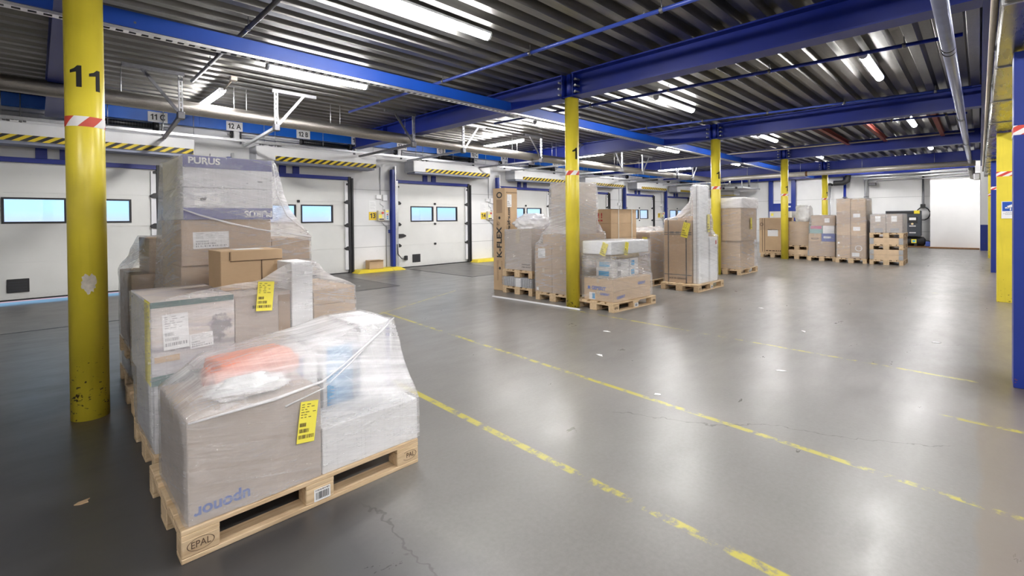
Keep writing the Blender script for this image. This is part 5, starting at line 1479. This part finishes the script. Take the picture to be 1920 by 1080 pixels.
# ---- tall lettered carton
c = carton('very tall narrow carton with dark lettering standing on the floor', 6.742, 7.10, 6.88, 7.235, 0.0, 2.112, 'card_light', tape=None, bulge=0.006)
lettering('K-FLEX', 0.20, 'ink', c, '-x', fx(c, '-x', 0.185, 0.99), math.pi / 2, 0.006, 1.0)
cr_ = lettering('R', 0.055, 'ink', c, '-x', fx(c, '-x', 0.15, 1.375), math.pi / 2, 0.002)
b = MB()
for i in range(24):
    a0, a1 = 2 * math.pi * i / 24, 2 * math.pi * (i + 1) / 24
    b.b.faces.new([b.b.verts.new((0.045 * s * math.cos(t), 0.045 * s * math.sin(t), 0)) for t, s in ((a0, 1), (a1, 1), (a1, 0.85), (a0, 0.85))])
put(b.build('registered_ring', 'ink', c), '-x', fx(c, '-x', 0.15, 1.375))
b = MB()
for i in range(32):
    a0, a1 = 2 * math.pi * i / 32, 2 * math.pi * (i + 1) / 32
    b.b.faces.new([b.b.verts.new((0.085 * s * math.cos(t), 0.065 * s * math.sin(t), 0)) for t, s in ((a0, 1), (a1, 1), (a1, 0.62), (a0, 0.62))])
put(b.build('ring_emblem', 'ink', c), '-x', fx(c, '-x', 0.19, 1.97))
mark(c, '-x', 0.10, 1.60, 0.27, 1.88, 'card_dark', 'printed_column')
for v in (1.50, 0.46):
    b = MB(); b.prism([(0.03 * math.cos(t), 0.03 * math.sin(t)) for t in [2 * math.pi * i / 16 for i in range(16)]], 'z', -0.001, 0.001)
    put(b.build('hand_hole', 'ink', c), '-x', fx(c, '-x', 0.19, v))
small_print(c, '-x', 0.10, 1.25, 0.14, 1.55, 'card_dark', 12, 3); small_print(c, '-x', 0.10, 0.20, 0.16, 0.62, 'card_dark', 14, 5); small_print(c, '-x', 0.24, 0.15, 0.27, 0.62, 'card_dark', 14, 6)
lettering('www.kflex.com', 0.11, 'ink', c, '-y', fx(c, '-y', 0.11, 1.43), math.pi / 2, 0.004, 0.82)
delivery_label(c, '-y', fx(c, '-y', 0.125, 1.85, 0.003), 0.13, 0.26, 0, 'paper', 'address_label', 33)
zz = MB()
for q in range(9): zz.prism([(0.03 + q * 0.036, -0.012), (0.048 + q * 0.036, 0.012), (0.052 + q * 0.036, 0.006), (0.034 + q * 0.036, -0.016)], 'z', 0, 0.0006); zz.prism([(0.048 + q * 0.036, 0.012), (0.066 + q * 0.036, -0.012), (0.070 + q * 0.036, -0.006), (0.052 + q * 0.036, 0.016)], 'z', 0, 0.0006)
put(zz.build('zigzag_print', 'ink_brown', c), '-y', fx(c, '-y', 0.0, 2.02))

# ---- strapped boxes with red handling marks
pallet('wooden pallet at the back of the mid-hall group, under the white-strapped cartons', 7.68, 4.97)
for q, (za, zb, nm) in enumerate(((0.144, 0.60, 'bottom'), (0.602, 1.088, 'second'), (1.09, 1.366, 'third'), (1.368, 1.645, 'top'))):
    c = carton('brown carton in the white-strapped pile beyond the column marked 1, %s one' % nm, 7.70, 8.63, 4.98, 5.72, za, zb, 'card_light', group='white-strapped brown cartons')
    if q >= 2:
        for s in range(2):
            lettering('!', 0.13, 'ink_red', c, '-x', fx(c, '-x', 0.46 + 0.07 * s, 0.15), 0, 0.006, name='handling_mark')
            mark(c, '-x', 0.43 + 0.07 * s, 0.045, 0.48 + 0.07 * s, 0.075, 'ink_red', 'handling_mark')
st = thing('strapping_band', 'white strapping bands around the pile of brown cartons beyond the column marked 1', 'strap', (7.70, 4.98, 0.6), 0)
for xs in (0.25, 0.74):
    MB().box(xs, xs + 0.022, -0.006, -0.003, 0, 1.049).box(xs, xs + 0.022, -0.006, 0.746, 1.047, 1.051).build('band', 'strap', st)
MB().box(-0.004, 0.935, -0.02, 0.745, 1.0465, 1.050).build('top_sheet', 'card_white', st)

# ---- wrapped brown stack between
pallet('wooden pallet under the wrapped brown stack left of the black-strapped carton', 9.17, 4.95)
for q, (za, zb) in enumerate(((0.144, 0.66), (0.662, 1.17))):
    c = carton('brown carton in the wrapped stack left of the black-strapped carton, %s of two' % ('lower', 'upper')[q], 9.20, 10.25, 4.98, 5.62, za, zb, 'card', group='brown cartons left of the black-strapped one')
    if q == 0: mark(c, '-x', 0.05, 0.22, 0.55, 0.50, 'card_grey', 'pale_print')
w = wrap('stretch_film', 'stretch film around the brown stack left of the black-strapped carton', [(9.20, 10.25, 4.98, 5.62, 0.15, 1.17), (9.4, 9.9, 5.15, 5.5, 1.17, 1.27)], 0.3, 0.10, 'film', seed=9, group=WG)
delivery_label(w, '-x', on(w, 9.175, 5.10, 0.93), 0.11, 0.26, R(-3), seed=16)

# ---- black-strapped carton and tall white foam panel
pallet('wooden pallet under the tall white foam panel and the black-strapped carton', 9.08, 3.895, 0, R(-1.5))
c = carton('tall brown carton bound with black straps beside the white foam panel', 9.22, 9.80, 4.09, 4.67, 0.146, 1.42, 'card_light', tape=None)
s_ = MB()
for u in (0.09, 0.47): s_.box(-0.2925, -0.2905, 0.29 - u - 0.012, 0.29 - u + 0.012, 0, 1.275)
for v in (0.16, 0.98, 1.02): s_.box(-0.2925, -0.2905, -0.29, 0.29, v - 0.008, v + 0.008)
for y in (-0.12, 0.0, 0.12): s_.box(-0.294, -0.290, y - 0.04, y + 0.04, 1.0, 1.04)
s_.build('black_strap', 'strap_black', c)
lettering('MADE IN GERMANY', 0.05, 'ink_brown', c, '-x', fx(c, '-x', 0.28, 0.085), 0, 0.002, 0.9)
f = thing('polystyrene_board', 'tall white foam panel standing upright left of the second yellow column', 'foam board', (9.48, 4.01, 0.146), 0)
MB().box(-0.24, 0.24, -0.06, 0.06, 0, 1.97).build('board', 'foam', f, 0.012, 2)
MB().box(-0.245, -0.2405, -0.02, -0.012, 0, 1.96).build('seam', 'ink_grey', f)
tag(MB().box(-0.19, 0.19, -0.065, 0.065, 0, 0.92).build('foam_block', 'foam', None, 0.015, 2, loc=(9.93, 3.99, 0.146)), 'lower white foam block right of the tall white foam panel', 'foam block')
tag(MB().box(-0.03, 0.03, -0.002, 0.0, -0.04, 0.04).build('red_label', 'red', None, 0.0, loc=(10.02, 3.922, 0.95)), 'small red label on the film at the white foam block', 'label')
carton('brown carton behind the white foam panel, beside the second yellow column', 9.83, 10.22, 4.09, 4.66, 0.146, 1.50, 'card')
w = wrap('stretch_film', 'stretch film around the tall white foam panel and the black-strapped carton', [(9.22, 9.80, 4.09, 4.67, 0.15, 1.42), (9.24, 9.72, 3.95, 4.07, 0.15, 2.12), (9.74, 10.12, 3.925, 4.055, 0.15, 1.06), (9.83, 10.22, 4.09, 4.66, 0.15, 1.50)], 0.8, 0.10, 'film_thin', seed=10, group=WG, sag=0.05, noise=0.008, haze=0.8)
delivery_label(w, '-x', on(w, 9.19, 4.20, 1.22), 0.14, 0.30, R(-14), seed=17)
delivery_label(w, '-y', on(w, 9.66, 3.925, 1.35), 0.12, 0.36, R(3), seed=18)

# ---- load by the second column
pallet('wooden pallet under the big milky-wrapped load right of the second yellow column', 12.49, 4.27, 0, R(-1))
carton('lower large brown carton under milky film right of the second yellow column', 12.56, 13.62, 4.31, 5.0, 0.146, 0.86, 'card_light')
c = carton('upper large brown carton under milky film right of the second yellow column', 12.50, 13.66, 4.27, 5.04, 0.862, 1.72, 'card_light')
w = wrap('stretch_film', 'milky stretch film and foil over the big load right of the second yellow column', [(12.50, 13.66, 4.27, 5.04, 0.15, 0.86), (12.50, 13.66, 4.27, 5.04, 0.86, 1.90)], 0.25, 0.11, 'film', seed=11, group=WG, noise=0.010)
tp = wrap('foil_hood', 'white foil hood over the top of the big load right of the second yellow column', [(12.485, 13.675, 4.255, 5.055, 1.70, 1.95)], 0.2, 0.10, 'film_milky', seed=12, noise=0.022, cat='foil')
delivery_label(w, '-y', on(w, 13.15, 4.235, 1.30), 0.10, 0.30, R(3), seed=19)

# ================================================================== FAR ROW
def foot(label, x0, y0, z=0.0): return pallet(label, x0, y0, z)
foot('wooden pallet under the big carton with a white notice, left of the third column', 18.74, 4.92)
c = carton('big brown carton with a white notice, left of the third yellow column', 18.75, 19.90, 4.92, 5.76, 0.146, 1.43, 'card_light', tape=None)
for u in (0.10, 0.18): mark(c, '-x', u - 0.008, 0.05, u + 0.008, 1.27, 'ink_brown', 'printed_line')
mark(c, '-x', 0.28, 0.62, 0.62, 0.86, 'paper', 'white_notice'); small_print(c, '-x', 0.32, 0.71, 0.55, 0.76, 'ink', 1, 7)
mark(c, '-x', 0.02, 0.84, 0.82, 1.26, 'card', 'darker_band'); small_print(c, '-x', 0.36, 0.98, 0.75, 1.08, 'ink_brown', 2, 9)
b = MB()
for i in range(16):
    a0, a1 = 2 * math.pi * i / 16, 2 * math.pi * (i + 1) / 16
    b.b.faces.new([b.b.verts.new((0.06 * s * math.cos(t), 0.06 * s * math.sin(t), 0)) for t, s in ((a0, 1), (a1, 1), (a1, 0.7), (a0, 0.7))])
put(b.build('ring_emblem', 'ink_brown', c), '-x', fx(c, '-x', 0.08, 1.05, 0.004))
small_print(c, '-x', 0.22, 0.06, 0.80, 0.13, 'ink_brown', 1, 12)
c = carton('flat white carton lying on the big brown carton with the notice', 18.76, 19.7, 4.70, 5.42, 1.432, 1.66, 'card_white', tape=None)
mark(c, '-x', 0.05, 0.07, 0.13, 0.16, 'yellow_paper', 'yellow_sticker')

foot('bottom wooden pallet right of the third yellow column', 18.52, 4.10)
cr = thing('wooden_crate', 'low pale wooden collar crate right of the third yellow column', 'crate', (19.1, 4.50, 0.144), 0)
MB().box(-0.59, 0.59, -0.39, 0.39, 0, 0.18).build('body', 'wood_pale', cr, 0.004)
MB().box(-0.595, -0.585, -0.395, -0.34, 0.0, 0.18).build('hinge', 'steel', cr)
foot('upper wooden pallet on the low collar crate right of the third yellow column', 18.52, 4.10, 0.326)
carton('brown carton under a white plastic bag right of the third yellow column', 18.53, 19.6, 4.13, 4.86, 0.472, 1.29, 'card_light')
crumple('plastic_bag', 'white plastic bag bulging on the carton right of the third yellow column', 'bag', (18.95, 4.36, 1.292), (0.30, 0.23, 0.32), 'bag', 4, 0.16, 5, 2.4, None, 0.55)
wrap('stretch_film', 'stretch film around the carton under the white plastic bag', [(18.53, 19.6, 4.13, 4.86, 0.475, 1.29)], 0.2, 0.14, 'film_thin', seed=13, group=WG)

foot('wooden pallet under the mixed coloured stack in the far row', 18.22, 3.30)
FS = 'cartons of the mixed coloured stack in the far row'
carton('broad brown carton at the foot of the mixed coloured stack', 18.23, 19.35, 3.33, 4.06, 0.146, 0.64, 'card', group=FS)
c = carton('brown carton with an oval print at the left of the mixed coloured stack', 18.23, 19.3, 3.71, 4.06, 0.642, 0.90, 'card_light', group=FS)
lettering('O', 0.10, 'ink_brown', c, '-x', fx(c, '-x', 0.17, 0.09), 0, 0.0, 3.0, 'oval_print')
small_print(c, '-x', 0.09, 0.065, 0.26, 0.105, 'ink_brown', 1, 3)
c = carton('dark blue carton in the mixed coloured stack of the far row', 18.23, 19.3, 3.33, 3.70, 0.642, 0.90, 'print_navy', tape=None, group=FS)
small_print(c, '-x', 0.06, 0.07, 0.26, 0.20, 'paper', 1, 3)
c = carton('magenta-topped carton at the left of the mixed coloured stack', 18.25, 19.2, 3.68, 4.04, 0.902, 1.16, 'teal', tape=None, group=FS)
mark(c, '-x', 0.02, 0.15, 0.34, 0.25, 'pink', 'magenta_band')
c = carton('grey-white carton at the right of the mixed coloured stack', 18.25, 19.2, 3.35, 3.67, 0.902, 1.16, 'card_white', tape=None, group=FS)
c = carton('brown carton with a torn label on top of the mixed coloured stack', 18.25, 19.2, 3.33, 4.0, 1.162, 1.50, 'card', group=FS)
mark(c, '-x', 0.38, 0.10, 0.52, 0.24, 'paper', 'white_label')
wrap('stretch_film', 'stretch film around the mixed coloured stack in the far row', [(18.23, 19.35, 3.33, 4.06, 0.15, 1.16), (18.25, 19.2, 3.33, 4.0, 1.16, 1.50)], 0.3, 0.13, 'film', seed=14, group=WG, noise=0.009)

foot('wooden pallet under the tallest stack of the far row', 17.92, 2.46)
TS = 'brown cartons of the tallest stack in the far row'
for q, (ya, yb_, za, zb, nm) in enumerate(((2.87, 3.23, 0.146, 0.55, 'left column, bottom'), (2.87, 3.23, 0.552, 0.86, 'left column, second'), (2.87, 3.23, 0.862, 1.22, 'left column, third'), (2.87, 3.23, 1.222, 1.60, 'left column, fourth'), (2.87, 3.23, 1.602, 2.01, 'left column, top'),
        (2.48, 2.86, 0.146, 0.85, 'right column, bottom with a ring print'), (2.48, 2.86, 0.852, 1.26, 'right column, second'), (2.48, 2.86, 1.262, 1.64, 'right column, third'), (2.48, 2.86, 1.642, 1.99, 'right column, top'))):
    c = carton('brown carton in the tallest far stack, ' + nm, 17.93, 19.05, ya, yb_, za, zb, 'card' if q % 2 else 'card_light', group=TS)
    if q in (6, 7): mark(c, '-x', 0.06, 0.16, 0.24, 0.28, 'paper', 'white_label')
    if q == 5:
        b = MB()
        for i in range(20):
            a0, a1 = 2 * math.pi * i / 20, 2 * math.pi * (i + 1) / 20
            b.b.faces.new([b.b.verts.new((0.09 * s * math.cos(t), 0.09 * s * math.sin(t), 0)) for t, s in ((a0, 1), (a1, 1), (a1, 0.8), (a0, 0.8))])
        put(b.build('ring_print', 'paper', c), '-x', fx(c, '-x', 0.20, 0.32)); mark(c, '-x', 0.03, 0.06, 0.22, 0.18, 'paper', 'white_label')
    if q in (0, 1): mark(c, '-x', 0.03, 0.05, 0.08, 0.10, 'paper', 'square_sticker')
wrap('stretch_film', 'stretch film around the tallest stack of the far row', [(17.93, 19.05, 2.48, 3.23, 0.15, 2.01)], 0.2, 0.14, 'film', seed=15, group=WG, noise=0.012)

fz = [('bottom', 0.0), ('middle', 0.462), ('top', 0.81)]
for nm, z in fz: foot('%s wooden pallet of the three stacked at the right end of the far row' % nm, 17.84, 1.58, z)
for q, (za, zb) in enumerate(((0.144, 0.46), (0.606, 0.808))):
    r = thing('pallet_collar', '%s wooden collar crate at the right end of the far row' % ('lower tall', 'upper shallow')[q], 'crate', (18.44, 1.98, za), 0, 'collar crates at the right end of the far row')
    h = zb - za
    nb = 2 if q == 0 else 1
    for k in range(nb):
        for y in (-0.39, 0.372): MB().box(-0.595, 0.595, y, y + 0.018, h * k / nb, h * (k + 1) / nb - 0.003).build('side_board', 'wood_pale', r, 0.002)
        for x_ in (-0.595, 0.577): MB().box(x_, x_ + 0.018, -0.372, 0.372, h * k / nb, h * (k + 1) / nb - 0.003).build('end_board', 'wood_pale', r, 0.002)
        for sx_ in (-1, 1):
            for sy in (-1, 1): MB().box(sx_ * 0.598 - (0.003 if sx_ > 0 else -0.0) - 0.003, sx_ * 0.598 + 0.003, sy * 0.345 - 0.05, sy * 0.345 + 0.05, h * k / nb + 0.01, h * (k + 1) / nb - 0.012).build('hinge', 'steel', r)
    MB().box(-0.57, 0.57, -0.365, 0.365, 0.0, h - 0.01).build('contents', 'card_grey', r)
ES = 'wrapped cartons on the top pallet at the right end of the far row'
for q, (ya, yb_, za, zb, nm) in enumerate(((1.99, 2.36, 0.956, 1.24, 'lower left'), (1.60, 1.98, 0.956, 1.24, 'lower right'), (1.99, 2.36, 1.242, 1.51, 'upper left'), (1.60, 1.98, 1.242, 1.51, 'upper right'))):
    c = carton('brown carton on the three stacked pallets at the far right, ' + nm, 17.86, 19.0, ya, yb_, za, zb, 'card_grey', group=ES)
    if q in (2, 3): mark(c, '-x', 0.12, 0.05, 0.25, 0.22, 'paper', 'white_label')
    if q < 2: mark(c, '-x', 0.10, 0.02, 0.30, 0.14, 'ink_grey', 'grey_print')
wrap('stretch_film', 'stretch film around the cartons on the three stacked pallets at the far right', [(17.86, 19.0, 1.60, 2.36, 0.96, 1.51)], 0.2, 0.14, 'film', seed=16, group=WG, noise=0.009)

# ================================================================== THINGS ON THE FLOOR
rd = thing('threshold_bar', 'long white metal bar lying on the floor in front of the column marked 1', 'bar', (6.115, 5.56, 0), R(1))
MB().prism([(-0.022, 0), (0.022, 0), (0.016, 0.022), (-0.016, 0.022)], 'y', -1.02, 1.02).build('bar', 'white_paint', rd, 0.003)
MB().box(-0.024, 0.024, -1.03, -1.02, 0, 0.026).build('end_cap', 'steel', rd)
c = carton('small tilted brown carton on the yellow kerb below wall sign 13', -0.21, 0.21, -0.14, 0.14, 0, 0.24, 'card_light', tape=None)
c.location = (6.86, 12.40, 0.088)
c.rotation_euler = (R(0), R(0), R(-6))
MB().hexa((-0.215, 0.215, -0.142, -0.02), (-0.19, 0.235, -0.20, -0.06), 0.235, 0.242).build('lid_flap', 'card_light', c)
pl = [(5.2, 3.45, 'in front of the pallet by the column marked 1'), (4.25, 2.9, 'near the middle bay line'), (4.98, 1.35, 'between the two longer bay lines'), (3.62, 1.9, 'beside the middle bay line'),
      (6.9, 1.6, 'beyond the far bay line'), (7.3, 0.35, 'near the nearest blue pillar'), (8.2, 2.5, 'well beyond the far bay line'), (0.15, 3.35, 'on the dark floor left of the nearest load'), (5.1, 9.9, 'near the second dock door')]
for q, (px_, py_, nm) in enumerate(pl):
    rr = random.Random(q); n = 7
    b = MB(); b.prism([((0.035 + rr.uniform(-0.015, 0.02)) * math.cos(2 * math.pi * i / n) * (1.5 if i % 2 else 0.8), (0.02 + rr.uniform(-0.006, 0.012)) * math.sin(2 * math.pi * i / n)) for i in range(n)], 'z', 0, 0.004)
    o = b.build('paper_scrap', 'paper' if q != 7 else 'card_light', None, loc=(px_, py_, 0.0005))
    o.rotation_euler.z = rr.uniform(0, 3)
    tag(o, 'small pale scrap on the floor ' + nm, 'litter', 'scraps of litter on the floor')
